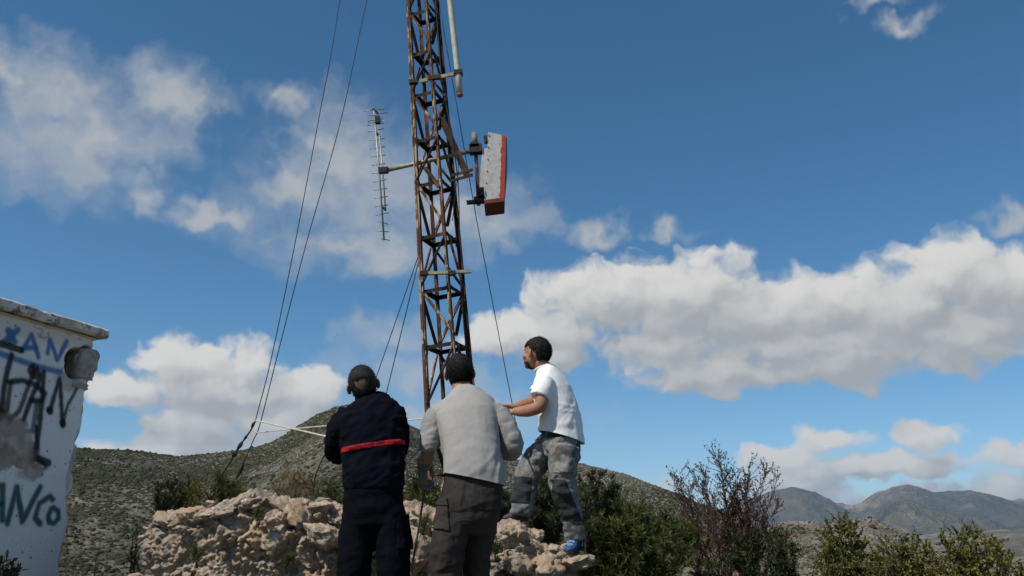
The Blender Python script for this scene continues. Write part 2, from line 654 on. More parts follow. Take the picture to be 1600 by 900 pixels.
# scrub and loose rock over the hillside: far too many to count, a few pixels each
def blob_mesh(kind, seed):
    rng = np.random.default_rng(seed)
    if kind == 'rock':
        V = np.array([(1, 0, 0), (0, 1, 0), (-1, 0, 0), (0, -1, 0), (0, 0, 1), (0, 0, -1)], float)
        F = np.array([(0, 1, 4), (1, 2, 4), (2, 3, 4), (3, 0, 4), (1, 0, 5), (2, 1, 5), (3, 2, 5), (0, 3, 5)])
    else:
        t = (1 + 5 ** 0.5) / 2
        V = np.array([(-1, t, 0), (1, t, 0), (-1, -t, 0), (1, -t, 0), (0, -1, t), (0, 1, t), (0, -1, -t), (0, 1, -t), (t, 0, -1), (t, 0, 1), (-t, 0, -1), (-t, 0, 1)], float) / 1.9
        F = np.array([(0, 11, 5), (0, 5, 1), (0, 1, 7), (0, 7, 10), (0, 10, 11), (1, 5, 9), (5, 11, 4), (11, 10, 2), (10, 7, 6), (7, 1, 8),
                      (3, 9, 4), (3, 4, 2), (3, 2, 6), (3, 6, 8), (3, 8, 9), (4, 9, 5), (2, 4, 11), (6, 2, 10), (8, 6, 7), (9, 8, 1)])
    return V, F


def scatter_on(name, grid, n, kind, size, mat, seed, dens_scale, thresh, label_kind='stuff', smin=0.0, smax=1.0, lean=0.0):
    rng = np.random.default_rng(seed)
    nu, ns, _ = grid.shape
    front = int(ns * 0.77)
    k = n * 4
    u = rng.random(k) * (nu - 1.001)
    v = (smin + rng.random(k) ** 0.8 * (smax - smin)) * (front - 1.001)
    iu, iv = u.astype(int), v.astype(int)
    fu, fv = (u - iu)[:, None], (v - iv)[:, None]
    p = (grid[iu, iv] * (1 - fu) * (1 - fv) + grid[iu + 1, iv] * fu * (1 - fv) + grid[iu, iv + 1] * (1 - fu) * fv + grid[iu + 1, iv + 1] * fu * fv)
    d = fbm(np.stack([p[:, 0] / dens_scale, p[:, 1] / dens_scale, 0 * u], 1), 3, 0.6, seed=seed)
    azp = np.degrees(np.arctan2(p[:, 0], p[:, 1]))
    bias = lean * np.clip((azp + 16) / 14, -1, 1)
    p = p[d + bias + 0.5 * (rng.random(k) - 0.5) > thresh][:n]
    V, F = blob_mesh(kind, seed)
    m = len(p)
    s = size[0] + (size[1] - size[0]) * rng.random(m) ** 2.2
    ang = rng.random(m) * 6.283
    W = V[None] * (0.7 + 0.6 * rng.random((m, len(V), 1)))
    c, si = np.cos(ang)[:, None], np.sin(ang)[:, None]
    X = (W[..., 0] * c - W[..., 1] * si) * s[:, None]
    Y = (W[..., 0] * si + W[..., 1] * c) * s[:, None]
    Z = W[..., 2] * s[:, None] * (0.75 if kind == 'shrub' else 0.6)
    Vx = np.stack([X, Y, Z], -1) + p[:, None, :]
    Fx = F[None] + (np.arange(m) * len(V))[:, None, None]
    o = link(name, mesh_np(name, Vx.reshape(-1, 3), Fx.reshape(-1, 3), mat, kind == 'shrub'))
    o['kind'] = 'stuff'
    return o


def scrub_mat(name, a, bb):
    m, T, b = material(name)
    p = world_coord(T)
    set_bsdf(T, b, T.mix(T.ss(T.noise(p, 0.22, 3.0, 0.6), 0.35, 0.65), a, bb), 0.9, T.noise(p, 3.0, 3.0, 0.7), 1.0, 0.5, 0.1)
    return m


MAT_SCRUB = scrub_mat('hill_scrub', (0.030, 0.035, 0.015), (0.062, 0.062, 0.030))
MAT_ROCKS = scrub_mat('hill_rocks', (0.29, 0.26, 0.22), (0.19, 0.165, 0.13))
tag_s = 'stuff'
scatter_on('hillside_scrub', HILL, 48000, 'shrub', (0.22, 0.95), MAT_SCRUB, 101, 45.0, -0.10, lean=-0.12)
scatter_on('hillside_rocks', HILL, 46000, 'rock', (0.14, 0.85), MAT_ROCKS, 102, 38.0, 0.10, lean=0.24)
scatter_on('knoll_scrub', KNOLL, 4500, 'shrub', (0.15, 0.75), MAT_SCRUB, 103, 16.0, 0.02)
scatter_on('knoll_rocks', KNOLL, 22000, 'rock', (0.10, 0.65), MAT_ROCKS, 104, 20.0, -0.25)


# ------------------------------------------------------------------ ruined rubble wall in front of the mast terrace
def rock_material():
    m, T, b = material('weathered_limestone')
    p = world_coord(T)
    n1 = T.noise(p, 2.2, 5.0, 0.6)
    n2 = T.noise(p, 9.0, 6.0, 0.65)
    n3 = T.noise(p, 45.0, 4.0, 0.7)
    n4 = T.noise(T.vm('ADD', p, (7.3, 1.1, 4.4)), 3.4, 5.0, 0.65)
    c = T.mix(T.ss(n2, 0.35, 0.68), (0.48, 0.385, 0.29), (0.25, 0.195, 0.15))
    c = T.mix(T.ss(n1, 0.50, 0.66), c, T.mix(T.ss(n3, 0.3, 0.7), (0.34, 0.305, 0.26), (0.22, 0.20, 0.175)))
    c = T.mix(T.m('MULTIPLY', T.ss(n4, 0.54, 0.64), 0.7), c, (0.40, 0.26, 0.145))
    c = T.mix(T.ss(T.m('ADD', n3, T.m('MULTIPLY', n2, 0.8)), 1.0, 1.12), c, (0.62, 0.58, 0.50))
    lich = T.ss(T.m('ADD', T.noise(p, 16.0, 5.0, 0.7), T.m('MULTIPLY', n1, 0.5)), 0.86, 0.98)
    c = T.mix(T.m('MULTIPLY', lich, 0.75), c, (0.085, 0.08, 0.072))
    h = T.m('ADD', T.m('ADD', T.m('MULTIPLY', n2, 0.8), T.m('MULTIPLY', n3, 0.5)), T.m('MULTIPLY', T.noise(p, 130.0, 3.0, 0.7), 0.2))
    set_bsdf(T, b, c, 0.93, h, 1.0, 0.03, 0.15)
    return m


MAT_ROCK = rock_material()
WALL_TOP = [(200, 812), (214, 800), (226, 794), (260, 789), (300, 786), (350, 779), (380, 772), (397, 767), (425, 771), (445, 783), (462, 774), (495, 775), (520, 783),
            (560, 786), (640, 789), (680, 801), (740, 816), (770, 818), (812, 820), (832, 830), (850, 846), (880, 860), (900, 862), (920, 868), (945, 890)]
WALL_TOP_X = [P(x, y, 6.25).x for x, y in WALL_TOP]
WALL_TOP_Z = [P(x, y, 6.25).z for x, y in WALL_TOP]


def wall_top_z(x):
    return np.interp(x, WALL_TOP_X, WALL_TOP_Z)


def lumps(p, seed):
    """relief of eroded rubble, metres outwards"""
    wp = p + 0.05 * np.stack([fbm(p * 5, 2, seed=seed + 1), fbm(p * 5 + 31, 2, seed=seed + 2), fbm(p * 5 + 67, 2, seed=seed + 3)], 1)
    f1, f2, c = worley(wp * np.array((3.6, 3.6, 4.6)), seed)
    e = np.clip((f2 - f1) / 0.32, 0, 1)
    big = (e * (2 - e)) * (0.30 + 0.9 * c)
    g1, g2, c2 = worley(wp * 9.5, seed + 5)
    e2 = np.clip((g2 - g1) / 0.4, 0, 1)
    small = e2 * (2 - e2) * (0.3 + 0.7 * c2)
    mask = np.clip(fbm(p * 1.7, 3, seed=seed + 9) * 2.2 + 0.45, 0, 1)
    hole = np.clip((fbm(p * 3.1 + 5, 3, 0.55, seed=seed + 12) - 0.22) * 4.0, 0, 1)
    h1, h2, c3 = worley(wp * np.array((21, 21, 24)), seed + 15)
    tiny = np.clip((h2 - h1) / 0.45, 0, 1) * (0.2 + 0.8 * c3)
    rid = 1 - np.abs(fbm(p * 6.5, 4, 0.6, seed=seed + 20)) * 3
    pit = np.clip((fbm(p * 9.0 + 3, 3, 0.55, seed=seed + 22) - 0.30) * 5.0, 0, 1)
    fac = 0.045 * facets(p, 5.5, seed + 31) + 0.022 * facets(p, 13.0, seed + 41) + 0.010 * facets(p, 29.0, seed + 51)
    return fac + 0.055 * big * mask + 0.045 * small * (0.3 + 0.7 * mask) + 0.024 * tiny + 0.05 * fbm(p * 2.2, 3, seed=seed + 7) + 0.018 * rid + 0.024 * fbm(p * 30, 3, 0.65, seed=seed + 8) - 0.15 * hole - 0.07 * pit - 0.05


def build_wall():
    x0, x1 = P(194, 800, 6.3).x, P(935, 860, 6.3).x
    plan = [(x0 + 0.25, 8.6), (x0 + 0.05, 7.4), (x0, 6.75), (x0 + 0.10, 6.45), (x0 + 0.40, 6.33), (-1.6, 6.28), (-0.8, 6.25), (0.0, 6.22), (x1 - 0.25, 6.25), (x1, 6.4), (x1 + 0.05, 6.8), (x1 + 0.02, 8.2)]
    seg = [0.0]
    for a, c in zip(plan, plan[1:]):
        seg.append(seg[-1] + math.hypot(c[0] - a[0], c[1] - a[1]))
    L = seg[-1]
    nu = 900
    s = np.linspace(0, L, nu)
    px = np.interp(s, seg, [q[0] for q in plan])
    py = np.interp(s, seg, [q[1] for q in plan])
    k = np.ones(25) / 25
    pad = lambda a: np.convolve(np.pad(a, 12, mode='edge'), k, 'valid')
    px, py = pad(px), pad(py)
    tx, ty = np.gradient(px), np.gradient(py)
    ln = np.hypot(tx, ty)
    nx, ny = ty / ln, -tx / ln
    zt = wall_top_z(px)
    nv1, nv2 = 165, 80
    nv = nv1 + nv2
    t1 = np.linspace(0, 1, nv1)
    t2 = np.linspace(0, 1, nv2 + 1)[1:]
    pos = np.zeros((nu, nv, 3))
    nor = np.zeros((nu, nv, 3))
    zb = 0.55
    rad = 0.10
    for j in range(nv):
        if j < nv1:
            z = zb + (zt - rad - zb) * t1[j]
            pos[:, j] = np.stack([px, py, z], 1)
            nor[:, j] = np.stack([nx, ny, 0 * nx], 1)
        else:
            q = t2[j - nv1]
            if q < 0.3:
                a = q / 0.3 * math.pi / 2
                inn = rad * (1 - math.cos(a))
                zz = zt - rad + rad * math.sin(a)
                nn = np.stack([nx * math.cos(a), ny * math.cos(a), np.full(nu, math.sin(a))], 1)
            else:
                inn = rad + (q - 0.3) / 0.7 * 0.95
                zz = zt - 0.06 * (q - 0.3)
                nn = np.stack([0 * nx, 0 * nx, 1 + 0 * nx], 1)
            pos[:, j] = np.stack([px - nx * inn, py - ny * inn, zz], 1)
            nor[:, j] = nn
    p = pos.reshape(-1, 3)
    n = nor.reshape(-1, 3)
    d = lumps(p, 5)
    up = n[:, 2] > 0.5
    d = np.where(up, d * 0.45, d)
    p = p + n * d[:, None] + 0.012 * np.stack([vnoise(p * 14 + 3), vnoise(p * 14 + 9), vnoise(p * 14 + 15)], 1)
    root = thing('rubble_wall', 'ruined wall of eroded pale limestone rubble in front of the men', 'wall', (-1.2, 6.3, 0.7))
    put('wall_core', p, grid_faces(nu, nv), MAT_ROCK, root, True)
    # stones that stand out of the face and lie on the top, a mesh shared between alike ones
    rng = np.random.default_rng(12)
    shapes = []
    for k in range(7):
        bm = bmesh.new()
        bmesh.ops.create_icosphere(bm, subdivisions=4, radius=1.0)
        v = np.array([x.co[:] for x in bm.verts])
        f1, f2, c = worley(v * 1.1 + k * 7.7, 60 + k)
        r = 0.80 + 0.30 * fbm(v * 1.2 + k * 5, 3, seed=70 + k) + 0.30 * np.clip(f2 - f1, 0, 0.6)
        w = v * r[:, None]
        for q in range(9):
            d0 = rng.normal(size=3)
            d0 /= np.linalg.norm(d0)
            ex = w @ d0 - rng.uniform(0.42, 0.7)
            w = w - np.outer(np.clip(ex, 0, None) * 0.85, d0)
        g1, g2, gc = worley(v * 3.1 + k, 80 + k)
        rough_ = 0.16 * fbm(v * 3.2 + k, 4, 0.6, seed=71 + k) + 0.10 * (np.clip(g2 - g1, 0, 0.5) - 0.2) - 0.22 * np.clip(fbm(v * 3.4 + 9, 3, seed=75 + k) - 0.28, 0, 1) + 0.05 * fbm(v * 11, 3, 0.65, seed=77 + k)
        rough_ = rough_ + 0.13 * facets(v, 1.9, 61 + k) + 0.06 * facets(v, 4.5, 65 + k)
        w = w + v * rough_[:, None]
        F = np.array([[x.index for x in f.verts] for f in bm.faces])
        bm.free()
        me = mesh_np('stone', w, F, MAT_ROCK, True)
        shapes.append(me)
    spots = []
    # the ones that can be picked out in the photograph: px, py, Y, half sizes (m)
    for (x, y, Y, a, bq, c) in [(786, 842, 6.30, 0.21, 0.22, 0.115), (808, 878, 6.16, 0.15, 0.16, 0.09), (752, 868, 6.14, 0.10, 0.12, 0.08), (760, 893, 6.1, 0.13, 0.12, 0.08),
                                (850, 890, 6.18, 0.14, 0.14, 0.09), (858, 862, 6.33, 0.12, 0.14, 0.06), (898, 880, 6.25, 0.15, 0.2, 0.07), (648, 800, 6.3, 0.13, 0.15, 0.07),
                                (470, 802, 6.24, 0.12, 0.13, 0.12), (500, 794, 6.26, 0.11, 0.12, 0.06), (398, 786, 6.28, 0.10, 0.12, 0.06), (338, 802, 6.26, 0.15, 0.12, 0.05),
                                (262, 812, 6.40, 0.11, 0.12, 0.06), (505, 835, 6.12, 0.14, 0.13, 0.10), (430, 850, 6.15, 0.12, 0.1, 0.08), (655, 850, 6.12, 0.13, 0.12, 0.1),
                                (640, 880, 6.1, 0.12, 0.12, 0.09), (590, 850, 6.12, 0.14, 0.12, 0.1), (715, 835, 6.2, 0.12, 0.12, 0.09), (700, 880, 6.12, 0.12, 0.1, 0.09),
                                (830, 838, 6.36, 0.10, 0.12, 0.06), (880, 866, 6.45, 0.13, 0.14, 0.055)]:
        spots.append((P(x, y, Y + 0.085), (a * 1.12, bq * 1.1, c * 1.15)))
    for k in range(60):
        xx = rng.uniform(x0 + 0.1, x1 - 0.1)
        top = rng.random() < 0.35
        zt_ = float(wall_top_z(xx))
        zz = zt_ - rng.uniform(0.0, 0.04) if top else rng.uniform(1.2, zt_ - 0.1) if zt_ > 1.35 else 1.2
        s_ = rng.uniform(0.025, 0.07)
        spots.append((Vector((xx, 6.33 + rng.uniform(0, 0.25) if top else 6.27 + rng.uniform(-0.01, 0.05), zz)), (s_ * rng.uniform(0.9, 1.6), s_, s_ * rng.uniform(0.6, 1.0))))
    for k, (c, sz) in enumerate(spots):
        o = link('stone', shapes[k % 7], root, c - root.location)
        o.scale = sz
        o.rotation_euler = (rng.uniform(-0.3, 0.3), rng.uniform(-0.3, 0.3), rng.uniform(0, 6.28) if k >= 22 else rng.uniform(-0.5, 0.5))


build_wall()


def terrace_z(X, Y):
    inside = np.clip((X + 3.1) / 0.6, 0, 1) * np.clip((1.6 - X) / 1.6, 0, 1) * np.clip((15.6 - Y) / 2.5, 0, 1)
    return 0.3 + (1.50 - 0.3) * inside ** 0.6 - 0.12 * np.clip((X - 0.0) / 1.0, 0, 1)


def stand_z(x, y):
    """height of whatever ground one stands on at x, y"""
    g = float(ground_z(np.array([x]), np.array([y]))[0])
    if y > 6.7 and -3.4 < x < 2.4 and y < 16:
        g = max(g, float(terrace_z(np.array([x]), np.array([y]))[0]))
    return g


def build_terrace():
    nx, ny = 90, 130
    xs, ys = np.linspace(-3.4, 2.4, nx), np.linspace(6.7, 16, ny)
    X, Y = np.meshgrid(xs, ys, indexing='ij')
    X, Y = X.ravel(), Y.ravel()
    z = terrace_z(X, Y) + 0.05 * fbm(np.stack([X * 1.4, Y * 1.4, 0 * X], 1), 4, seed=31)
    o = link('terrace', mesh_np('terrace', np.stack([X, Y, z], 1), grid_faces(nx, ny), MAT_GROUND, True))
    o['kind'] = 'structure'


build_terrace()


# ------------------------------------------------------------------ whitewashed hut with graffiti, at the left edge
HUT_C = P(147, 560, 7.0)                                   # the corner edge
HUT_W = Vector((-0.32, -0.95, 0)).normalized()             # along the painted wall, towards the camera
HUT_N = Vector((0.95, -0.32, 0)).normalized()              # out of the painted wall


def hut_uv(px, py):
    """point of the painted wall seen at a pixel -> (metres from the corner, height)"""
    d = ray(px, py)
    c = Vector((HUT_C.x, HUT_C.y, CAM.z))
    t = (c - CAM).dot(HUT_N) / d.dot(HUT_N)
    q = CAM + d * t
    return (q - c).dot(HUT_W), q.z


def build_hut():
    root = thing('painted_hut', 'white plastered hut with blue, black and green graffiti and a crumbling corner', 'hut', (HUT_C.x - 1.0, HUT_C.y - 0.6, 0.6))
    zb, zt = 0.6, P(147, 532, 7.0).z
    nu, nz = 250, 280
    U = np.concatenate([np.linspace(-0.5, -0.02, 24), np.linspace(0.0, 2.1, nu)])
    Z = np.linspace(zb, zt, nz)
    uu, zz = np.meshgrid(U, Z, indexing='ij')
    uu, zz = uu.ravel(), zz.ravel()
    q = np.stack([uu, zz, 0 * uu], 1)
    # ragged, weathered corner edge
    edge = 0.035 * fbm(np.stack([zz * 3, 0 * zz, 0 * zz + 4], 1), 3, seed=3) - 0.06 * np.clip(fbm(np.stack([zz * 9, 0 * zz, 0 * zz], 1), 3, 0.6, seed=4), 0, 1)
    # paint layers
    white = np.array((0.80, 0.79, 0.77))
    col = np.tile(white, (len(uu), 1))
    dirt = fbm(q * 1.6, 4, 0.55, seed=5)
    col *= (1 - 0.09 * np.clip(dirt + 0.2, 0, 1))[:, None]
    dep = 0.003 * fbm(q * 9, 3, seed=6) + 0.005 * fbm(q * 2, 2, seed=7)

    def lay(m, c, depth=0.0):
        nonlocal col, dep
        m = np.clip(m, 0, 1)
        col = col * (1 - m[:, None]) + np.array(c) * m[:, None]
        dep = dep + depth * m

    warp = np.stack([fbm(q * 7 + 3, 4, 0.6, seed=8), fbm(q * 7 + 30, 4, 0.6, seed=9)], 1)

    def ell(px, py, rx, ry, ww=0.06, soft=0.12):
        u0, z0 = hut_uv(px, py)
        s = 0.0055
        d = np.hypot((uu - u0 + warp[:, 0] * ww) / (rx * s), (zz - z0 + warp[:, 1] * ww) / (ry * s))
        return np.clip((1 - d) / soft, 0, 1)

    rough = fbm(q * 14, 4, 0.65, seed=11)
    bare = np.maximum(np.maximum(ell(12, 690, 44, 36, 0.13), ell(35, 705, 30, 26, 0.13)), np.maximum(ell(56, 738, 24, 18, 0.10), ell(-20, 700, 60, 45, 0.13)))
    blot = np.clip(fbm(q * 5, 4, 0.6, seed=21) * 1.6 + 0.4, 0, 1)
    bc = (np.array((0.30, 0.235, 0.18)) * blot[:, None] + np.array((0.46, 0.41, 0.36)) * (1 - blot)[:, None]) * (1 + 0.6 * rough)[:, None]
    m = bare[:, None]
    col = col * (1 - m) + bc * m
    dep -= 0.012 * bare + 0.006 * bare * rough
    dark = ell(20, 672, 30, 14, 0.09, 0.5) * np.clip(rough * 2 + 0.6, 0, 1)
    lay(dark * 0.8, (0.12, 0.095, 0.08), -0.004)
    lay(ell(46, 744, 26, 13, 0.05, 0.4) * 0.7, (0.42, 0.36, 0.31))
    lay(ell(113, 748, 11, 30, 0.05, 0.5) * 0.6, (0.40, 0.35, 0.31), -0.006)
    lay(ell(118, 715, 8, 20, 0.05, 0.5) * 0.6, (0.34, 0.29, 0.25), -0.01)
    for k_, (ex, ey, er) in enumerate(((137, 640, 9), (128, 690, 10), (122, 725, 9), (112, 790, 8), (140, 612, 9), (104, 860, 8))):
        lay(ell(ex, ey, er, er * 2.2, 0.06, 0.4) * 0.75, (0.36, 0.31, 0.27), -0.012)
    # old cream coat under the eaves and round the broken corner
    top = np.clip((zz - P(0, 518, 6.1).z + 0.03 * warp[:, 0]) / 0.02, 0, 1)
    lay(top * 0.55, (0.66, 0.57, 0.43))
    lay(ell(110, 595, 36, 18, 0.05, 0.4) * 0.8, (0.46, 0.41, 0.36), -0.004)
    hole = np.maximum(ell(118, 568, 20, 24, 0.02, 0.25), ell(136, 566, 26, 25, 0.02, 0.25))
    lay(hole, (0.14, 0.12, 0.10), -0.15)  # void is sunk and also darkened in the colour, as deep shade

    def stroke(pts, w, c, soft=0.55, zoom=None, op=0.93):
        """sprayed line through photograph points, w = half width in metres"""
        P2 = []
        for (x, y) in pts:
            if zoom == 6:
                x, y = x / 3.6, 450 + y / 3.6
            elif zoom == 7:
                x, y = x / 3.75, 660 + y / 3.75
            P2.append(hut_uv(x, y))
        best = np.full(len(uu), 9.0)
        for (a0, b0), (a1, b1) in zip(P2, P2[1:]):
            dx, dz = a1 - a0, b1 - b0
            t = np.clip(((uu - a0) * dx + (zz - b0) * dz) / (dx * dx + dz * dz + 1e-9), 0, 1)
            best = np.minimum(best, np.hypot(uu - a0 - t * dx, zz - b0 - t * dz))
        best = best + 0.004 * fbm(q * 25, 2, seed=14)
        w = w * 1.45
        m = np.clip((w * (1 + soft) - best) / (w * 2 * soft), 0, 1)
        m = m * m * (3 - 2 * m) * (1 - bare * 0.5) * op
        lay(m, c)
        lay(np.clip(1 - best / (w * 3.2), 0, 1) ** 2 * 0.14, c)

    BLUE, BLACK, GREEN = (0.055, 0.17, 0.36), (0.016, 0.018, 0.02), (0.010, 0.085, 0.075)
    for s_ in ([(30, 300), (100, 235)], [(45, 238), (82, 302)], [(60, 250), (50, 300)]):
        stroke(s_, 0.017, BLUE, zoom=6)
    for s_ in ([(125, 350), (176, 262), (215, 390)], [(145, 336), (200, 334)], [(266, 366), (280, 292), (322, 405), (376, 300)]):
        stroke(s_, 0.014, BLUE, zoom=6)
    stroke([(-80, 345), (0, 368), (80, 396), (200, 440), (340, 472)], 0.016, (0.075, 0.20, 0.40), 0.6, zoom=6)
    stroke([(-60, 295), (0, 312), (118, 350)], 0.018, BLACK, 0.2, zoom=6)
    stroke([(66, 376), (40, 470), (18, 590), (10, 730)], 0.016, BLACK, zoom=6)
    stroke([(62, 530), (36, 715), (70, 738), (110, 690), (158, 560), (188, 470)], 0.014, BLACK, zoom=6, op=0.85)
    stroke([(185, 462), (196, 478)], 0.036, BLACK, 0.25, zoom=6)
    stroke([(50, 528), (130, 520), (200, 546), (254, 592), (240, 636), (180, 632)], 0.015, BLACK, zoom=6)
    stroke([(135, 740), (185, 600), (245, 474), (240, 600), (228, 720), (214, 860), (208, 960)], 0.016, BLACK, zoom=6)
    stroke([(212, 640), (200, 720), (186, 800)], 0.016, (0.012, 0.07, 0.065), 0.6, zoom=6, op=0.8)
    stroke([(280, 690), (336, 512), (352, 764)], 0.015, BLACK, zoom=6)
    stroke([(352, 764), (380, 660), (442, 548)], 0.011, (0.03, 0.032, 0.036), 0.5, zoom=6, op=0.85)
    stroke([(279, 686), (282, 692)], 0.021, BLACK, 0.25, zoom=6)
    stroke([(351, 758), (353, 766)], 0.022, BLACK, 0.25, zoom=6)
    stroke([(-60, 420), (0, 700)], 0.016, BLACK, zoom=6)
    stroke([(212, 20), (214, 120), (212, 190)], 0.009, BLACK, zoom=7)
    stroke([(228, 214), (262, 228), (284, 238)], 0.020, BLACK, 0.25, zoom=7)
    stroke([(240, 222), (272, 262)], 0.010, BLACK, 0.25, zoom=7)
    stroke([(-60, 560), (-4, 372), (18, 372), (14, 572)], 0.017, GREEN, zoom=7)
    stroke([(-50, 490), (16, 478)], 0.011, GREEN, zoom=7)
    stroke([(44, 592), (100, 380), (132, 580), (236, 380)], 0.017, GREEN, zoom=7)
    stroke([(310, 452), (292, 434), (232, 472), (206, 560), (236, 594)], 0.016, GREEN, zoom=7)
    stroke([(316, 502), (344, 520), (346, 560), (318, 590), (290, 586), (284, 545), (300, 508), (316, 502)], 0.015, GREEN, zoom=7)
    # chips and specks
    f1, f2, c = worley(q * 22, 15)
    chip = np.clip((0.22 - f1) / 0.06, 0, 1) * (c > 0.80)
    lay(chip * 0.85, (0.13, 0.11, 0.10), -0.003)
    f1, f2, c = worley(q * 45, 16)
    lay(np.clip((0.25 - f1) / 0.1, 0, 1) * (c > 0.86) * 0.6, (0.22, 0.2, 0.19), -0.002)
    crack = np.abs(fbm(q * np.array((1.2, 5.0, 1)) + 8, 4, 0.6, seed=18))
    lay((crack < 0.012) * top * 0.6, (0.25, 0.2, 0.15))
    # positions: the sheet wraps round the corner on to the hidden end wall
    w3, n3 = np.array(HUT_W), np.array(HUT_N)
    c3 = np.array((HUT_C.x, HUT_C.y, 0.0))
    a = np.where(uu >= 0, uu, 0)
    back = np.where(uu < 0, -uu, 0)
    pos = c3 + np.outer(a, w3) - np.outer(back, n3) + np.outer(zz, (0, 0, 1.0))
    rnd = np.clip(1 - np.abs(uu) / 0.05, 0, 1)
    edge_m = np.clip(1 - np.abs(uu) / 0.12, 0, 1)
    pos = pos + np.outer(edge * edge_m, -w3) * np.sign(1) - np.outer(0.012 * rnd, n3) + np.outer(0.012 * rnd, w3)
    pos = pos + np.outer(np.where(uu >= 0, dep, 0), n3) + np.outer(np.where(uu < 0, dep, 0), -w3)
    m_, T, b = material('painted_plaster')
    at = T.node('ShaderNodeAttribute', attribute_name='paint').outputs['Color']
    p = obj_coord(T)
    g = T.noise(p, 60.0, 4.0, 0.65)
    cc = T.mix(0.5, at, T.mix(T.ss(g, 0.2, 0.8), (0.80, 0.80, 0.80), (1, 1, 1)), 'MULTIPLY')
    set_bsdf(T, b, cc, 0.9, g, 0.5, 0.004, 0.2)
    # skip the faces far inside the hole mouth nothing: keep one continuous coat
    o = put('plaster_wall', pos, grid_faces(len(U), nz), m_, root, True)
    ca = o.data.color_attributes.new('paint', 'FLOAT_COLOR', 'POINT')
    rgba = np.concatenate([col, np.ones((len(col), 1))], 1).astype(np.float32)
    ca.data.foreach_set('color', rgba.ravel())
    # the other walls
    mp = simple('old_plaster', (0.62, 0.60, 0.57), 0.9, 0.15, 6.0, 0.4, 0.01)
    W, N, Zu = HUT_W, HUT_N, Vector((0, 0, 1))
    zc = (zb + zt) / 2
    C0 = Vector((HUT_C.x, HUT_C.y, zc))
    V, F = box(C0 + W * 1.2 - N * 1.75, W, N, Zu, 1.05, 1.25, (zt - zb) / 2 - 0.02)
    put('wall_core', V, F, mp, root)
    # eaves moulding and roof slab, chipped along the edge
    cream = simple('cream_moulding', (0.68, 0.58, 0.42), 0.9, 0.18, 14.0, 0.5, 0.008, col2=(0.48, 0.42, 0.34))
    slabm, T, b = material('whitewashed_slab')
    p = obj_coord(T)
    n = T.noise(p, 9.0, 6.0, 0.7)
    cc = T.mix(T.ss(n, 0.50, 0.62), (0.66, 0.63, 0.58), (0.15, 0.12, 0.10))
    cc = T.mix(T.ss(T.noise(p, 3.0, 4.0, 0.6), 0.45, 0.7), cc, (0.42, 0.36, 0.29))
    set_bsdf(T, b, cc, 0.9, n, 0.6, 0.012, 0.2)

    def slab(name, zlo, zhi, over, end, mat, seed, amp):
        # cross-section swept along the wall, densely enough to chip
        nl = 150
        l = np.linspace(-end, 2.1, nl)
        prof = [(-2.9, zlo), (over - 0.02, zlo), (over, zlo + 0.015)] + [(over, zlo + 0.015 + (zhi - zlo - 0.03) * k / 5) for k in range(1, 5)] + [(over, zhi - 0.015), (over - 0.02, zhi), (over - 0.3, zhi + 0.02), (-2.9, zhi + 0.05)]
        n_ = len(prof)
        pts = np.array([[c3 + w3 * li + n3 * a_ + np.array((0, 0, z_)) for a_, z_ in prof] for li in l])
        fl = pts.reshape(-1, 3)
        k = fbm(fl * 6, 4, 0.6, seed=seed)
        chip_ = np.clip(fbm(fl * 3.3, 3, 0.6, seed=seed + 1) - 0.18, 0, 1) * 0.16
        fr = np.tile(np.array([0, .6, 1, 1, 1, 1, 1, 1, .8, .2, 0]), nl)
        fl = fl - np.outer((0.010 * amp * k + chip_ * amp) * fr, n3) + np.outer(amp * 0.012 * k * fr, (0, 0, 1.0))
        F_ = grid_faces(nl, n_).tolist()
        cap0 = list(range(n_))
        cap1 = [(nl - 1) * n_ + k2 for k2 in range(n_)][::-1]
        put(name, fl, F_ + [cap0, cap1] + [[i * n_ + n_ - 1, (i + 1) * n_ + n_ - 1, (i + 1) * n_, i * n_] for i in range(nl - 1)], mat, root)

    z_s = P(160, 519, 7.0).z
    slab('eaves_moulding', zt - 0.01, z_s - 0.055, 0.022, -0.02, cream, 71, 0.7)
    slab('roof_slab', z_s - 0.052, z_s + 0.03, 0.072, 0.05, slabm, 75, 1.0)
    # corner stones laid bare where the plaster fell
    stone_m = simple('corner_stone', (0.48, 0.42, 0.36), 0.95, 0.2, 12.0, 0.8, 0.02, col2=(0.27, 0.23, 0.20))
    for (px, py, su, sn, sz, seed) in ((137, 568, 0.078, 0.11, 0.132, 3), (126, 602, 0.08, 0.06, 0.025, 6)):
        bm = bmesh.new()
        bmesh.ops.create_cube(bm, size=2.0)
        bmesh.ops.subdivide_edges(bm, edges=bm.edges[:], cuts=7, use_grid_fill=True)
        v = np.array([x.co[:] for x in bm.verts])
        F_ = np.array([[x.index for x in f.verts] for f in bm.faces])
        bm.free()
        r_ = np.linalg.norm(v, axis=1, keepdims=True)
        v = v * (0.90 + 0.10 / r_ * 1.25)
        v = v * (1 + 0.20 * fbm(v * 0.9 + seed, 3, seed=seed) + 0.10 * facets(v, 1.3, seed + 40) + 0.05 * facets(v, 3.0, seed + 50))[:, None] + 0.05 * np.stack([fbm(v * 3 + k, 3, seed=seed + k) for k in (1, 2, 3)], 1)
        u0, z0 = hut_uv(px, py)
        cc_ = c3 + w3 * u0 - n3 * (sn * 0.86) + np.array((0, 0, z0))
        v = cc_ + np.outer(v[:, 0] * su, w3) + np.outer(v[:, 1] * sn, n3) + np.outer(v[:, 2] * sz, (0, 0, 1.0))
        put('stone', v, F_, stone_m, root, True)


build_hut()


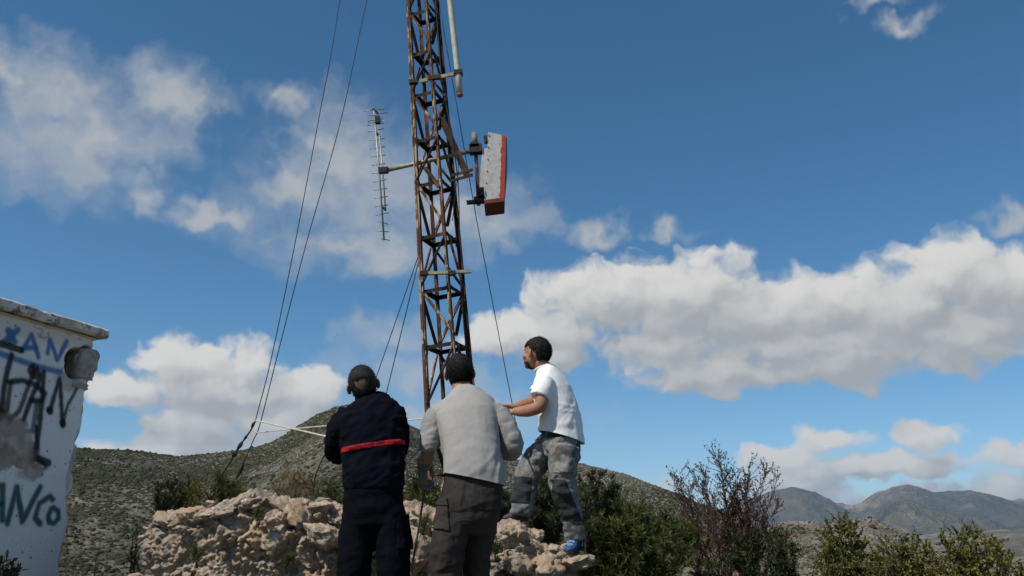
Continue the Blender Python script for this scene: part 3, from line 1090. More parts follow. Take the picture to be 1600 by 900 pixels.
# ------------------------------------------------------------------ rusty lattice mast, leaning as it is lowered
def rust_material(name, dark, mid, pale, amount):
    m, T, b = material(name)
    p = obj_coord(T)
    n1 = T.noise(p, 5.0, 6.0, 0.7)
    n2 = T.noise(p, 26.0, 5.0, 0.7)
    n3 = T.noise(T.vm('MULTIPLY', p, (1.0, 1.0, 0.25)), 18.0, 5.0, 0.7)
    c = T.mix(T.ss(n2, 0.35, 0.65), dark, mid)
    c = T.mix(T.m('MULTIPLY', T.ss(n1, 0.5, 0.62), 0.6), c, (0.20, 0.075, 0.035))
    c = T.mix(T.ss(T.m('ADD', n3, T.m('MULTIPLY', n1, 0.4)), amount, amount + 0.06), c, pale)
    set_bsdf(T, b, c, 0.85, T.m('ADD', n2, n3), 0.6, 0.004, 0.25)
    return m


MAT_RUST = rust_material('rusted_steel', (0.055, 0.030, 0.020), (0.135, 0.068, 0.040), (0.40, 0.33, 0.25), 0.74)
MAT_RUSTP = rust_material('sunlit_tone_rust_with_old_paint', (0.060, 0.030, 0.019), (0.130, 0.062, 0.036), (0.38, 0.30, 0.22), 0.73)  # old cream paint, plus a lighter steel tone painted for sunlit bars
MAT_RUSTD = rust_material('dark_rusted_steel', (0.022, 0.014, 0.011), (0.052, 0.028, 0.019), (0.24, 0.17, 0.12), 0.88)  # plain dark rust on struts and plates; painted shade on two legs
MAT_RUNG = rust_material('shade_toned_rusted_steel', (0.012, 0.009, 0.008), (0.026, 0.016, 0.012), (0.14, 0.09, 0.06), 0.92)  # shade of the undersides put into the steel colour
MAT_GALV = simple('weathered_galvanised_pipe', (0.34, 0.33, 0.28), 0.55, 0.2, 22.0, 0.2, 0.002, 0.4, 0.35, (0.20, 0.17, 0.12))
MAT_ALU = simple('dull_aluminium', (0.36, 0.36, 0.34), 0.45, 0.2, 30.0, 0.1, 0.002, 0.4, 0.5)
MAT_BLACK = simple('black_cable', (0.018, 0.018, 0.02), 0.6, 0.2, 30.0, 0.1, 0.002)
MAT_CLAMP = simple('dark_clamp', (0.045, 0.038, 0.034), 0.7, 0.25, 40.0, 0.3, 0.003, 0.3, 0.3)
MAT_WOOD = simple('weathered_timber', (0.42, 0.36, 0.26), 0.85, 0.2, 25.0, 0.4, 0.004, col2=(0.26, 0.2, 0.13))

MAST_Y = 9.0
_a1, _a2 = P(702, 600, MAST_Y), P(660, 0, MAST_Y)
MT = (_a2 - _a1).normalized()
MX = Vector((MT.z, 0, -MT.x)).normalized()
MY = Vector((0, 1, 0))
MAST_BASE = _a1 - MT * ((_a1.z - 1.45) / MT.z)
PHI = R(26)


def m_axis(s):
    return MAST_BASE + MT * s


def m_rad(s):
    h = (MAST_BASE + MT * s).z - CAM.z
    return max(0.276 - 0.0185 * h, 0.07)


def m_leg(k, s, grow=0.0):
    a = PHI + k * math.pi / 2
    return m_axis(s) + (MX * math.cos(a) + MY * math.sin(a)) * (m_rad(s) + grow)


def proj(p):
    q = Vector(p) - CAM
    c, s = math.cos(PITCH), math.sin(PITCH)
    d = q.y * c + q.z * s
    return 800 + FPX * q.x / d, 450 - FPX * (q.z * c - q.y * s) / d


def m_at(py):
    lo, hi = 0.0, 40.0
    for _ in range(50):
        mid = (lo + hi) / 2
        if proj(m_axis(mid))[1] > py:
            lo = mid
        else:
            hi = mid
    return lo


MAST_TOP = 12.6
lev = [m_at(y) for y in (735, 640, 541, 455, 372, 291, 222, 152, 88, 25)]
while lev[-1] + 0.52 < MAST_TOP:
    lev.append(lev[-1] + max(0.42, 0.62 - 0.012 * len(lev)))
lev = [0.06] + lev


def L_prof(w, t):
    return [(0, 0), (w, 0), (w, t), (t, t), (t, w), (0, w)]


def build_mast():
    root = thing('lattice_mast', 'tall rusty lattice radio mast of steel angles, leaning slightly left', 'mast', MAST_BASE)
    rng = random.Random(5)
    C = lambda s: m_axis(s)
    # legs: angle irons with the corner outwards
    for k in range(4):
        p0, p1 = m_leg(k, 0.0), m_leg(k, MAST_TOP)
        a = PHI + k * math.pi / 2
        side = -(MX * math.cos(a + math.pi / 4) + MY * math.sin(a + math.pi / 4))
        V, F = prism(L_prof(0.046, 0.007), p0, p1, side)
        # slight bends of old steel, by resampling
        put('leg', V, F, MAT_RUSTP if k in (2, 3) else MAT_RUSTD, root)  # front legs coloured as sunlit, the other two darkened as shade
    # horizontals and diagonals, every bar on its own
    for i, s in enumerate(lev):
        for f in range(4):
            a, c = m_leg(f, s, -0.004), m_leg((f + 1) % 4, s, -0.004)
            mid = (f + 0.5) * math.pi / 2 + PHI
            out = MX * math.cos(mid) + MY * math.sin(mid)
            e = (c - a).normalized() * 0.012
            V, F = prism(L_prof(0.042, 0.005), a - e + out * 0.004, c + e + out * 0.004, -MT)
            put('rung', V, F, MAT_RUNG, root)
            if i + 1 < len(lev):
                s2 = lev[i + 1]
                up = (i + f) % 2 == 0
                # the left front face colours falling bars as sunlit rust, rising bars as shaded
                a2, c2 = (m_leg(f, s + 0.05), m_leg((f + 1) % 4, s2 - 0.05)) if up else (m_leg(f, s2 - 0.05), m_leg((f + 1) % 4, s + 0.05))
                V, F = prism(L_prof(0.029, 0.005), a2 + out * 0.010, c2 + out * 0.010, out.cross((c2 - a2).normalized()))
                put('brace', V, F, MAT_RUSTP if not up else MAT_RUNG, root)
    # gusset plates where legs were spliced
    for py, k in ((222, 2), (300, 0), (372, 0), (541, 0), (541, 2), (88, 0), (25, 2), (291, 2)):
        s = m_at(py)
        a = m_leg(k, s)
        an = PHI + k * math.pi / 2
        out = MX * math.cos(an) + MY * math.sin(an)
        if abs(out.y) > 0.8:
            continue
        sx = 1 if out.x > 0 else -1
        p = [a + MX * (sx * 0.045) + MT * 0.02, a - MX * (sx * 0.02) + MT * 0.03, a - MX * (sx * 0.02) - MT * 0.10, a + MX * (sx * 0.0) - MT * 0.07]
        V = [x - MY * 0.004 for x in p] + [x + MY * 0.004 for x in p]
        F = [[3, 2, 1, 0], [4, 5, 6, 7]] + [[i, (i + 1) % 4, 4 + (i + 1) % 4, 4 + i] for i in range(4)]
        put('gusset_plate', V, F, MAT_RUSTD, root)
    # heavy slanted strut and the two flats that hold it
    p0, p1 = P(690, 185, 8.86), P(731, 276, 8.80)
    V, F = prism([(-0.035, -0.02), (0.035, -0.02), (0.035, 0.02), (-0.035, 0.02)], p0, p1, MX)
    put('strut', V, F, MAT_RUSTD, root)
    for (xa, ya, xb, yb) in ((703, 275, 739, 265), (704, 283, 739, 273)):
        V, F = prism([(-0.016, -0.006), (0.016, -0.006), (0.016, 0.006), (-0.016, 0.006)], P(xa, ya, 8.8), P(xb, yb, 8.78), MT)
        put('flat_bar', V, F, MAT_RUSTD, root)
    p0, p1 = P(664, 262, 8.85), P(686, 292, 8.8)
    V, F = prism([(-0.022, -0.012), (0.022, -0.012), (0.022, 0.012), (-0.022, 0.012)], p0, p1, MX)
    put('strut', V, F, MAT_RUSTD, root)
    # wooden spreader clamped across the mast
    V, F = box((P(655, 428, 8.72) + P(736, 424, 8.72)) / 2, (P(736, 424, 8.72) - P(655, 428, 8.72)).normalized(), MY, MT, (P(736, 424, 8.72) - P(655, 428, 8.72)).length / 2, 0.02, 0.016)
    put('timber_spreader', V, F, MAT_WOOD, root)
    for px in (662, 706):
        V, F = box(P(px, 427, 8.71), MX, MY, MT, 0.04, 0.03, 0.022)
        put('clamp', V, F, MAT_CLAMP, root)
    V, F = box(MAST_BASE - MT * 0.02, (1, 0, 0), (0, 1, 0), (0, 0, 1), 0.32, 0.32, 0.09)
    put('concrete_foot', V, F, simple('concrete', (0.34, 0.32, 0.29), 0.9, 0.15, 9.0, 0.5, 0.01), root)


build_mast()


def cable(name, pts, r, mat, label, cat, group=None, seg=6, sag=0.0, n=24):
    """cable through points with an optional sag, as one thing"""
    pts = [Vector(p) for p in pts]
    if len(pts) == 2:
        a, b = pts
        pts = [a.lerp(b, k / n) - Vector((0, 0, 1)) * (sag * 4 * (k / n) * (1 - k / n)) for k in range(n + 1)]
    V, F = tube(pts, r, seg)
    o = link(name, mesh_np(name, np.array([tuple(v) for v in V]) - np.array(pts[0]), F, mat, True), None, pts[0])
    return tag(o, label, cat, group)


def spline(pts, n=12):
    """Catmull-Rom through points"""
    p = [Vector(x) for x in pts]
    p = [p[0] * 2 - p[1]] + p + [p[-1] * 2 - p[-2]]
    out = []
    for i in range(1, len(p) - 2):
        for k in range(n):
            t = k / n
            out.append(0.5 * ((2 * p[i]) + (p[i + 1] - p[i - 1]) * t + (2 * p[i - 1] - 5 * p[i] + 4 * p[i + 1] - p[i + 2]) * t * t + (3 * p[i] - p[i - 1] - 3 * p[i + 1] + p[i + 2]) * t ** 3))
    out.append(p[-2])
    return out


def build_cables():
    Yg = 8.3
    top1 = m_leg(2, MAST_TOP - 0.3)
    top2 = m_leg(2, 9.0)
    # the two long stays to the left anchor
    k1, k2 = P(399, 658, Yg), P(407, 660, Yg)
    mid1 = [P(531, 0, Yg + 0.35), P(500, 175, Yg + 0.25), P(462, 375, Yg + 0.12), P(425, 555, Yg + 0.04)]
    cable('guy_wire', spline([top1] + mid1 + [k1]), 0.0052, MAT_BLACK, 'outer of the two long dark stays running down left from the mast top', 'guy wire')
    mid2 = [P(573, 0, Yg + 0.35), P(532, 190, Yg + 0.25), P(480, 375, Yg + 0.12), P(436, 545, Yg + 0.04)]
    a2 = P(337, 826, Yg + 0.05)
    cable('guy_wire', spline([top2] + mid2 + [k2, P(395, 690, Yg), P(368, 752, Yg + 0.03), a2]), 0.0052, MAT_BLACK, 'inner of the two long dark stays running down left from the mast', 'guy wire')
    # anchor tackle
    r = thing('anchor_chain', 'dark turnbuckle and chain joining the left stay to the rock', 'chain', P(296, 826, Yg))
    pts = spline([k1, P(392, 672, Yg), P(378, 692, Yg), P(362, 718, Yg), P(342, 750, Yg), P(296, 826, Yg)])
    V, F = tube(pts, 0.009, 6)
    put('chain_wire', V, F, MAT_BLACK, r)
    for (xa, ya, xb, yb, rr) in ((379, 690, 370, 704, 0.022), (369, 705, 363, 715, 0.028), (397, 660, 393, 669, 0.018), (386, 680, 381, 688, 0.016)):
        V, F = tube([P(xa, ya, Yg), P((xa * 2 + xb) / 3, (ya * 2 + yb) / 3, Yg), P((xa + 2 * xb) / 3, (ya + 2 * yb) / 3, Yg), P(xb, yb, Yg)], [rr * 0.5, rr, rr * 0.8, rr * 0.4], 8)
        put('turnbuckle', V, F, MAT_CLAMP, r)
    V, F = tube([P(xx, yy, Yg + 0.04) for xx, yy in ((380, 724), (377, 732), (372, 742), (369, 750))], [0.009, 0.024, 0.018, 0.008], 8)
    o = link('cable_clamp', mesh_np('cable_clamp', np.array([tuple(v) for v in V]) - np.array(P(374, 738, Yg)), F, MAT_CLAMP, True), None, P(374, 738, Yg))
    tag(o, 'dark clamp at the lower end of the inner stay', 'clamp')
    # pair of stays leaving the mast behind the man in navy
    s = m_leg(2, m_at(388))
    cable('guy_wire', [s, P(585, 598, 10.2), P(560, 690, 10.6), P(517, 850, 11.2)], 0.005, MAT_BLACK, 'left of two thin stays from mid mast down behind the man in navy', 'guy wire')
    cable('guy_wire', [s - MT * 0.02, P(602, 622, 10.2), P(584, 700, 10.6), P(548, 850, 11.2)], 0.0055, MAT_BLACK, 'right of two thin stays from mid mast down behind the man in navy', 'guy wire')
    # right-hand stay
    cable('guy_wire', [m_leg(0, m_at(-90)), P(744, 340, 9.6), P(800, 630, 10.3), P(834, 806, 10.8), P(844, 856, 10.9)], 0.005, MAT_BLACK, 'long thin stay running down to the right behind the man in white', 'guy wire')
    # feeder cables down the mast
    cable('coaxial_cable', spline([P(684, -60, 8.85), P(681, 0, 8.85), P(686, 70, 8.83), P(691, 130, 8.8), P(700, 180, 8.8), P(709, 232, 8.8), P(716, 290, 8.82), P(718, 360, 8.82), P(721, 400, 8.82), P(722, 470, 8.84), P(728, 545, 8.88)]), 0.0065, MAT_BLACK,
          'thick black feeder cable hanging down the right side of the mast', 'cable')
    cable('coaxial_cable', spline([P(694, 150, 8.78), P(703, 190, 8.78), P(713, 240, 8.78), P(716, 262, 8.78), P(712, 300, 8.8), P(707, 345, 8.82)]), 0.0045, MAT_BLACK,
          'thin black cable with a joint beside the right leg of the mast', 'cable')
    cable('coaxial_cable', spline([P(637, -40, 8.86), P(639, 40, 8.86), P(642, 110, 8.86), P(645, 200, 8.86), P(650, 290, 8.86), P(654, 350, 8.86), P(655, 390, 8.86), P(660, 480, 8.86), P(664, 560, 8.86), P(668, 640, 8.86)]), 0.005, MAT_BLACK,
          'black cable clipped down the left leg of the mast', 'cable')
    r = thing('insulator_string', 'small egg insulators strung beside the right leg of the mast', 'insulator', P(694, 160, 8.78))
    for (xx, yy, rr) in ((692, 131, 0.014), (693, 141, 0.016), (695, 150, 0.02), (696, 157, 0.016)):
        V, F = tube([P(xx - 0.4, yy - 4, 8.78), P(xx, yy - 1.5, 8.78), P(xx + 0.2, yy + 1.5, 8.78), P(xx + 0.5, yy + 4, 8.78)], [rr * 0.4, rr, rr, rr * 0.4], 8)
        put('insulator', V, F, MAT_CLAMP, r, True)
    # loose wire beside the man in navy and behind
    cable('loose_wire', spline([P(490, 775, 6.6), P(491, 752, 6.6), P(498, 730, 6.6), P(507, 712, 6.6), P(520, 700, 6.6), P(560, 690, 6.6)]), 0.006, MAT_BLACK, 'curved loose wire rising from the wall beside the man in navy', 'wire')
    cable('loose_wire', spline([P(600, 745, 6.9), P(632, 727, 6.9), P(650, 708, 6.9), P(664, 688, 6.9), P(680, 660, 7.2)]), 0.005, MAT_BLACK, 'slack dark wire between the man in navy and the man in grey', 'wire')


build_cables()


def build_yagi():
    Y = 8.98
    Z4 = lambda x, y: (560 + x / 3.913, 160 + y / 3.913)
    root = thing('yagi_antenna', 'long thin antenna with many cross rods on the left of the mast', 'antenna', P(*Z4(128, 430), Y))
    q = lambda x, y, d=0.0: P(*Z4(x, y), Y + d)
    V, F = tube([q(95, 42), q(128, 430), q(157, 842)], 0.010, 8)
    put('boom', V, F, MAT_ALU, root, True)
    V, F = tube([q(128, 200, -0.01), q(150, 430, -0.01), q(166, 655, -0.01)], 0.008, 8)
    put('support_tube', V, F, MAT_ALU, root, True)
    for (a, b) in (((112, 188), (132, 210)), ((146, 640), (168, 660))):
        V, F = tube([q(*a), q(*b)], 0.014, 6)
        put('bracket', V, F, MAT_CLAMP, root)
    rods = [(30, 52, 156, 42), (65, 80, 178, 63), (55, 141, 158, 126), (60, 181, 155, 160), (65, 233, 160, 220), (68, 285, 162, 270), (72, 333, 166, 322),
            (80, 386, 166, 373), (84, 434, 168, 430), (90, 489, 172, 472), (94, 537, 176, 526), (98, 586, 180, 575), (100, 637, 184, 626), (106, 690, 186, 675),
            (112, 722, 184, 746), (110, 785, 188, 792), (118, 829, 192, 844)]
    for k, (xa, ya, xb, yb) in enumerate(rods):
        V, F = tube([q(xa, ya, -0.02), q(xb, yb, 0.02)], 0.0052, 6)
        put('cross_rod', V, F, MAT_ALU, root, True)
        for (x, y, d) in ((xa, ya, -0.02), (xb, yb, 0.02)):
            pass
    # folded dipole and its box
    V, F = tube([q(58, 118, -0.02), q(70, 112, -0.02), q(150, 102, 0.02), q(160, 106, 0.02), (q(150, 113, 0.02)), q(70, 127, -0.02), q(58, 122, -0.02)], 0.005, 6)
    put('dipole', V, F, MAT_ALU, root)
    V, F = box(q(117, 108, -0.02), MX, MY, MT, 0.03, 0.03, 0.042)
    put('dipole_box', V, F, MAT_CLAMP, root)
    V, F = tube([q(88, 40), q(105, 52), q(118, 68)], 0.014, 6)
    put('end_bracket', V, F, MAT_CLAMP, root)
    V, F = box(q(153, 416), MX, MY, MT, 0.055, 0.03, 0.032)
    put('mounting_clamp', V, F, MAT_CLAMP, root)
    # horizontal pipe that carries both antennas through the mast
    p0, p1 = P(604, 266, Y), P(747, 234, 8.98)
    V, F = tube([p0, p0.lerp(p1, 0.5), p1], 0.024, 12)
    o = link('cross_pipe', mesh_np('cross_pipe', np.array([tuple(v) for v in V]) - np.array(p0), F, MAT_GALV, True), None, p0)
    tag(o, 'horizontal grey pipe through the mast carrying the antennas at both ends', 'pipe')


build_yagi()


def build_panel():
    Y = 8.9
    Z5 = lambda x, y: (690 + x / 5.625, 190 + y / 5.625)
    q = lambda x, y, d=0.0: P(*Z5(x, y), Y + d)
    root = thing('panel_antenna', 'white and red box antenna with peeling paint on the right of the mast', 'antenna', q(460, 450))
    # peeling paint
    wm, T, b = material('peeling_white_paint')
    p = obj_coord(T)
    n = T.noise(p, 16.0, 6.0, 0.7)
    n2 = T.noise(T.vm('MULTIPLY', p, (1, 1, 4.0)), 6.0, 5.0, 0.7)
    c = T.mix(T.ss(n, 0.42, 0.6), (0.47, 0.46, 0.45), (0.37, 0.36, 0.35))
    c = T.mix(T.ss(n2, 0.66, 0.69), c, (0.30, 0.06, 0.045))
    c = T.mix(T.ss(T.noise(p, 40.0, 3.0, 0.6), 0.70, 0.74), c, (0.10, 0.07, 0.06))
    set_bsdf(T, b, c, 0.6, n, 0.3, 0.003, 0.3)
    rm, T, b = material('chalky_red_paint')
    p = obj_coord(T)
    n = T.noise(p, 22.0, 6.0, 0.7)
    c = T.mix(T.ss(n, 0.5, 0.66), (0.36, 0.045, 0.025), (0.24, 0.04, 0.028))
    c = T.mix(T.ss(T.noise(p, 11.0, 6.0, 0.75), 0.62, 0.66), c, (0.55, 0.50, 0.47))
    set_bsdf(T, b, c, 0.65, n, 0.3, 0.003, 0.3)
    dm = simple('dark_red_paint', (0.20, 0.038, 0.028), 0.7, 0.2, 14.0, 0.3, 0.003, col2=(0.11, 0.025, 0.02))
    D = 0.36

    def hexa(name, quad, mat, d0, d1, shrink=0.0):
        f = [q(x, y, d0) for x, y in quad]
        g = [v + Vector((0.0, d1 - d0, 0.0)) for v in f]
        F = [[0, 1, 2, 3], [7, 6, 5, 4]] + [[i, 4 + i, 4 + (i + 1) % 4, (i + 1) % 4] for i in range(4)]
        return put(name, f + g, F, mat, root)
    hexa('side_panel', [(410, 92), (375, 690), (512, 672), (533, 118)], wm, 0.0, D)
    # ragged boundary between the white and the red coat
    rng = random.Random(3)
    N = 22
    left = [(533 + (512 - 533) * k / N + rng.uniform(-11, 5), 117 + (672 - 117) * k / N) for k in range(N + 1)]
    right = [(566 + (552 - 566) * k / N, 125 + (668 - 125) * k / N) for k in range(N + 1)]
    V = [q(x, y, -0.004) for x, y in left] + [q(x, y, -0.004) for x, y in right]
    V += [v + Vector((0, D + 0.006, 0)) for v in V]
    n = N + 1
    F = []
    for k in range(N):
        F += [[k, k + 1, n + k + 1, n + k], [2 * n + n + k, 3 * n + k + 1, 2 * n + k + 1, 2 * n + k], [n + k, n + k + 1, 3 * n + k + 1, 3 * n + k], [2 * n + k, 2 * n + k + 1, k + 1, k]]
    F += [[0, n, 3 * n, 2 * n], [N, 2 * n + N, 3 * n + N, n + N]]
    put('edge_strip', V, F, rm, root)
    # bowed radome behind the red edge and the lower end plate
    V, F = [], []
    for k in range(11):
        t = k / 10
        bow = math.sin(math.pi * t) * 16
        for d in (0.02, D - 0.02):
            V.append(q(564 - 14 * t, 128 + 545 * t, d))
            V.append(q(572 - 14 * t + bow * 0.8, 128 + 545 * t, d))
    for k in range(10):
        a = 4 * k
        F += [[a, a + 4, a + 5, a + 1], [a + 3, a + 7, a + 6, a + 2], [a + 1, a + 5, a + 7, a + 3], [a + 2, a + 6, a + 4, a]]
    F += [[0, 1, 3, 2], [40, 42, 43, 41]]
    put('radome', V, F, simple('grey_radome', (0.25, 0.26, 0.28), 0.6), root)
    hexa('end_plate', [(372, 690), (378, 722), (550, 700), (553, 664)], dm, -0.008, D + 0.01)
    # row of bolts along the left edge
    for k in range(6):
        t = k / 5
        V, F = tube([q(418 - 29 * t, 122 + 520 * t, -0.010), q(418 - 29 * t, 122 + 520 * t, 0.004)], 0.007, 6)
        put('bolt', V, F, MAT_CLAMP, root)
    # rear reflector shell facing the mast
    V, F = [], []
    for k in range(9):
        t = k / 8
        bow = math.sin(math.pi * t) * 18
        for d in (0.03, D - 0.02):
            V.append(q(414 - 30 * t, 235 + 360 * t, d))
            V.append(q(362 - 28 * t - bow * 0.3, 235 + 360 * t, d))
    for k in range(8):
        a = 4 * k
        F += [[a, a + 1, a + 5, a + 4], [a + 2, a + 6, a + 7, a + 3], [a + 1, a + 3, a + 7, a + 5], [a + 2, a, a + 4, a + 6]]
    F += [[0, 2, 3, 1], [32, 33, 35, 34]]
    put('reflector', V, F, wm, root)
    for (x, y) in ((388, 160), (352, 625)):
        V, F = box(q(x, y, 0.02), MX, MY, MT, 0.018, 0.03, 0.04)
        put('hinge', V, F, MAT_CLAMP, root)
    # its upright pole
    V, F = tube([q(288, 100, 0.1), q(293, 215, 0.1)], 0.034, 10)
    put('pole_cap', V, F, simple('grey_green_pole', (0.17, 0.19, 0.18), 0.6), root, True)
    V, F = tube([q(294, 205, 0.1), q(303, 300, 0.1), q(326, 735, 0.1)], 0.022, 10)
    put('pole', V, F, rust_material('red_oxide_pole', (0.07, 0.03, 0.025), (0.16, 0.06, 0.045), (0.2, 0.2, 0.19), 0.7), root, True)
    for (x, y, hx, hz) in ((300, 245, 0.075, 0.05), (290, 215, 0.05, 0.03), (338, 690, 0.07, 0.03), (352, 640, 0.03, 0.07)):
        V, F = box(q(x, y, 0.06), MX, MY, MT, hx, 0.05, hz)
        put('clamp', V, F, MAT_CLAMP, root)
    V, F = prism([(-0.02, -0.02), (0.02, -0.02), (0.02, 0.02), (-0.02, 0.02)], q(220, 712, 0.05), q(378, 700, 0.05), MT)
    put('lower_arm', V, F, MAT_CLAMP, root)


build_panel()


def build_whip():
    Y = 8.75
    root = thing('tube_antenna', 'pale grey tube antenna hanging beside the upper mast', 'antenna', P(718, 148, Y))
    pts = [P(698, -140, Y), P(703, 0, Y), P(716, 118, Y), P(718.5, 149, Y)]
    V, F = tube(pts, [0.034, 0.036, 0.037, 0.037], 14)
    put('tube', V, F, simple('pale_grey_paint', (0.46, 0.47, 0.42), 0.5, 0.12, 12.0, 0.1, 0.002, col2=(0.34, 0.35, 0.30)), root, True)
    V, F = tube([P(718.5, 147.5, Y), P(718.7, 150, Y), P(718.8, 151.5, Y)], [0.039, 0.036, 0.02], 14)
    put('end_cap', V, F, simple('brown_cap', (0.22, 0.09, 0.06), 0.6), root, True)
    a, b = P(656, 127, 8.74), P(716, 114, Y)
    V, F = prism([(-0.02, -0.012), (0.02, -0.012), (0.02, 0.012), (-0.02, 0.012)], a, b, MT)
    put('bracket_arm', V, F, MAT_WOOD, root)
    V, F = box(P(716, 114, Y), MX, MY, MT, 0.052, 0.048, 0.022)
    put('clamp', V, F, MAT_CLAMP, root)
    V, F = box(P(678, 121, 8.73), MX, MY, MT, 0.075, 0.022, 0.026)
    put('clamp', V, F, MAT_RUSTD, root)
    V, F = box(P(646, 128, 8.74), MX, MY, MT, 0.05, 0.03, 0.022)
    put('clamp', V, F, MAT_CLAMP, root)


build_whip()


# ------------------------------------------------------------------ people
def loft(centers, radii, side, seg=20, power=2.0):
    """closed tube of (super)elliptic rings; radii (along side, across); side may be one vector or one per ring"""
    c = [Vector(x) for x in centers]
    n = len(c)
    V, F = [], []
    for i in range(n):
        t = (c[min(i + 1, n - 1)] - c[max(i - 1, 0)]).normalized()
        s = Vector(side[i] if isinstance(side, list) else side)
        s = s - t * s.dot(t)
        s = s.normalized() if s.length > 1e-5 else t.orthogonal().normalized()
        w = t.cross(s)
        a, b = radii[i] if hasattr(radii[i], '__len__') else (radii[i], radii[i])
        for k in range(seg):
            q = 2 * math.pi * k / seg
            cs, sn = math.cos(q), math.sin(q)
            e = 2.0 / power
            V.append(c[i] + s * (a * math.copysign(abs(cs) ** e, cs)) + w * (b * math.copysign(abs(sn) ** e, sn)))
    for i in range(n - 1):
        for k in range(seg):
            k2 = (k + 1) % seg
            F.append([i * seg + k, i * seg + k2, (i + 1) * seg + k2, (i + 1) * seg + k])
    F.append(list(range(seg))[::-1])
    F.append([(n - 1) * seg + k for k in range(seg)])
    return V, F


def smooth_chain(pts, rad, n=5):
    """resample a limb so that it bends softly; keeps radii in step"""
    q = spline(pts, n)
    rr = []
    for i in range(len(pts) - 1):
        for k in range(n):
            t = k / n
            t = t * t * (3 - 2 * t)
            a, b = rad[i], rad[i + 1]
            if hasattr(a, '__len__'):
                rr.append((a[0] + (b[0] - a[0]) * t, a[1] + (b[1] - a[1]) * t))
            else:
                rr.append(a + (b - a) * t)
    rr.append(rad[-1])
    return q, rr


def ball(c, axes, radii, seg=18):
    c = Vector(c)
    X, Yv, Z = [Vector(a).normalized() for a in axes]
    V, F = [], []
    rings = seg // 2
    for i in range(1, rings):
        th = math.pi * i / rings
        for k in range(seg):
            ph = 2 * math.pi * k / seg
            V.append(c + X * (radii[0] * math.sin(th) * math.cos(ph)) + Yv * (radii[1] * math.sin(th) * math.sin(ph)) + Z * (radii[2] * math.cos(th)))
    top, bot = len(V), len(V) + 1
    V += [c + Z * radii[2], c - Z * radii[2]]
    for i in range(rings - 2):
        for k in range(seg):
            k2 = (k + 1) % seg
            F.append([i * seg + k, (i + 1) * seg + k, (i + 1) * seg + k2, i * seg + k2])
    for k in range(seg):
        k2 = (k + 1) % seg
        F.append([top, k, k2])
        F.append([bot, (rings - 2) * seg + k2, (rings - 2) * seg + k])
    return V, F


def union(parts, voxel, smooth=4, factor=0.5):
    """one continuous surface round all the pieces; returns verts, normals, faces"""
    V, F = merge(*parts)
    me = bpy.data.meshes.new('tmp')
    me.from_pydata([tuple(v) for v in V], [], F)
    bm = bmesh.new()
    bm.from_mesh(me)
    bmesh.ops.recalc_face_normals(bm, faces=bm.faces[:])
    bm.to_mesh(me)
    bm.free()
    o = bpy.data.objects.new('tmp', me)
    COL.objects.link(o)
    r = o.modifiers.new('r', 'REMESH')
    r.mode = 'VOXEL'
    r.voxel_size = voxel
    r.adaptivity = 0.0
    if smooth:
        s = o.modifiers.new('s', 'SMOOTH')
        s.factor = factor
        s.iterations = smooth
    dg = bpy.context.evaluated_depsgraph_get()
    ev = o.evaluated_get(dg)
    m2 = bpy.data.meshes.new_from_object(ev)
    n = len(m2.vertices)
    co = np.empty(n * 3, np.float32)
    m2.vertices.foreach_get('co', co)
    no = np.empty(n * 3, np.float32)
    m2.vertex_normals.foreach_get('vector', no)
    faces = [list(p.vertices) for p in m2.polygons]
    bpy.data.objects.remove(o)
    bpy.data.meshes.remove(me)
    bpy.data.meshes.remove(m2)
    fa = np.array(faces) if all(len(f) == 4 for f in faces) else faces
    return co.reshape(-1, 3).astype(float), no.reshape(-1, 3).astype(float), fa


def folds(p, along, fa, fc, seed):
    """cloth folds running in the direction 'along'; fa, fc = waves per metre along and across"""
    a = np.array(Vector(along).normalized())
    t = p @ a
    q = p * fc + np.outer(t * (fa - fc), a)
    q = q + 0.55 * np.stack([vnoise(q * 0.7 + 3, seed + 1), vnoise(q * 0.7 + 13, seed + 2), vnoise(q * 0.7 + 23, seed + 3)], 1)
    r = 1 - np.abs(fbm(q, 2, 0.45, seed=seed)) * 2.4
    return np.clip(r, -0.6, 1)


def patch(name, V, F, planes, mat, parent, offset=0.004, facing=None):
    """a piece of cloth lying on a garment: the garment's surface between the given planes, lifted and given thickness"""
    bm = bmesh.new()
    vs = [bm.verts.new(tuple(v)) for v in V]
    for f in (F.tolist() if isinstance(F, np.ndarray) else F):
        try:
            bm.faces.new([vs[i] for i in f])
        except ValueError:
            pass
    bm.normal_update()
    for (pt, no) in planes:
        bmesh.ops.bisect_plane(bm, geom=bm.verts[:] + bm.edges[:] + bm.faces[:], plane_co=pt, plane_no=no, clear_outer=True)
    if facing is not None:
        fv = Vector(facing)
        bmesh.ops.delete(bm, geom=[f for f in bm.faces if f.normal.dot(fv) < 0.0], context='FACES')
    bm.normal_update()
    nn = {v: v.normal.copy() for v in bm.verts}
    for v in bm.verts:
        v.co += nn[v] * offset
    if bm.faces:
        bmesh.ops.solidify(bm, geom=bm.faces[:], thickness=0.003)
    bm.verts.index_update()
    VV = [v.co.copy() for v in bm.verts]
    FF = [[v.index for v in f.verts] for f in bm.faces]
    bm.free()
    if FF:
        return put(name, VV, FF, mat, parent, True)


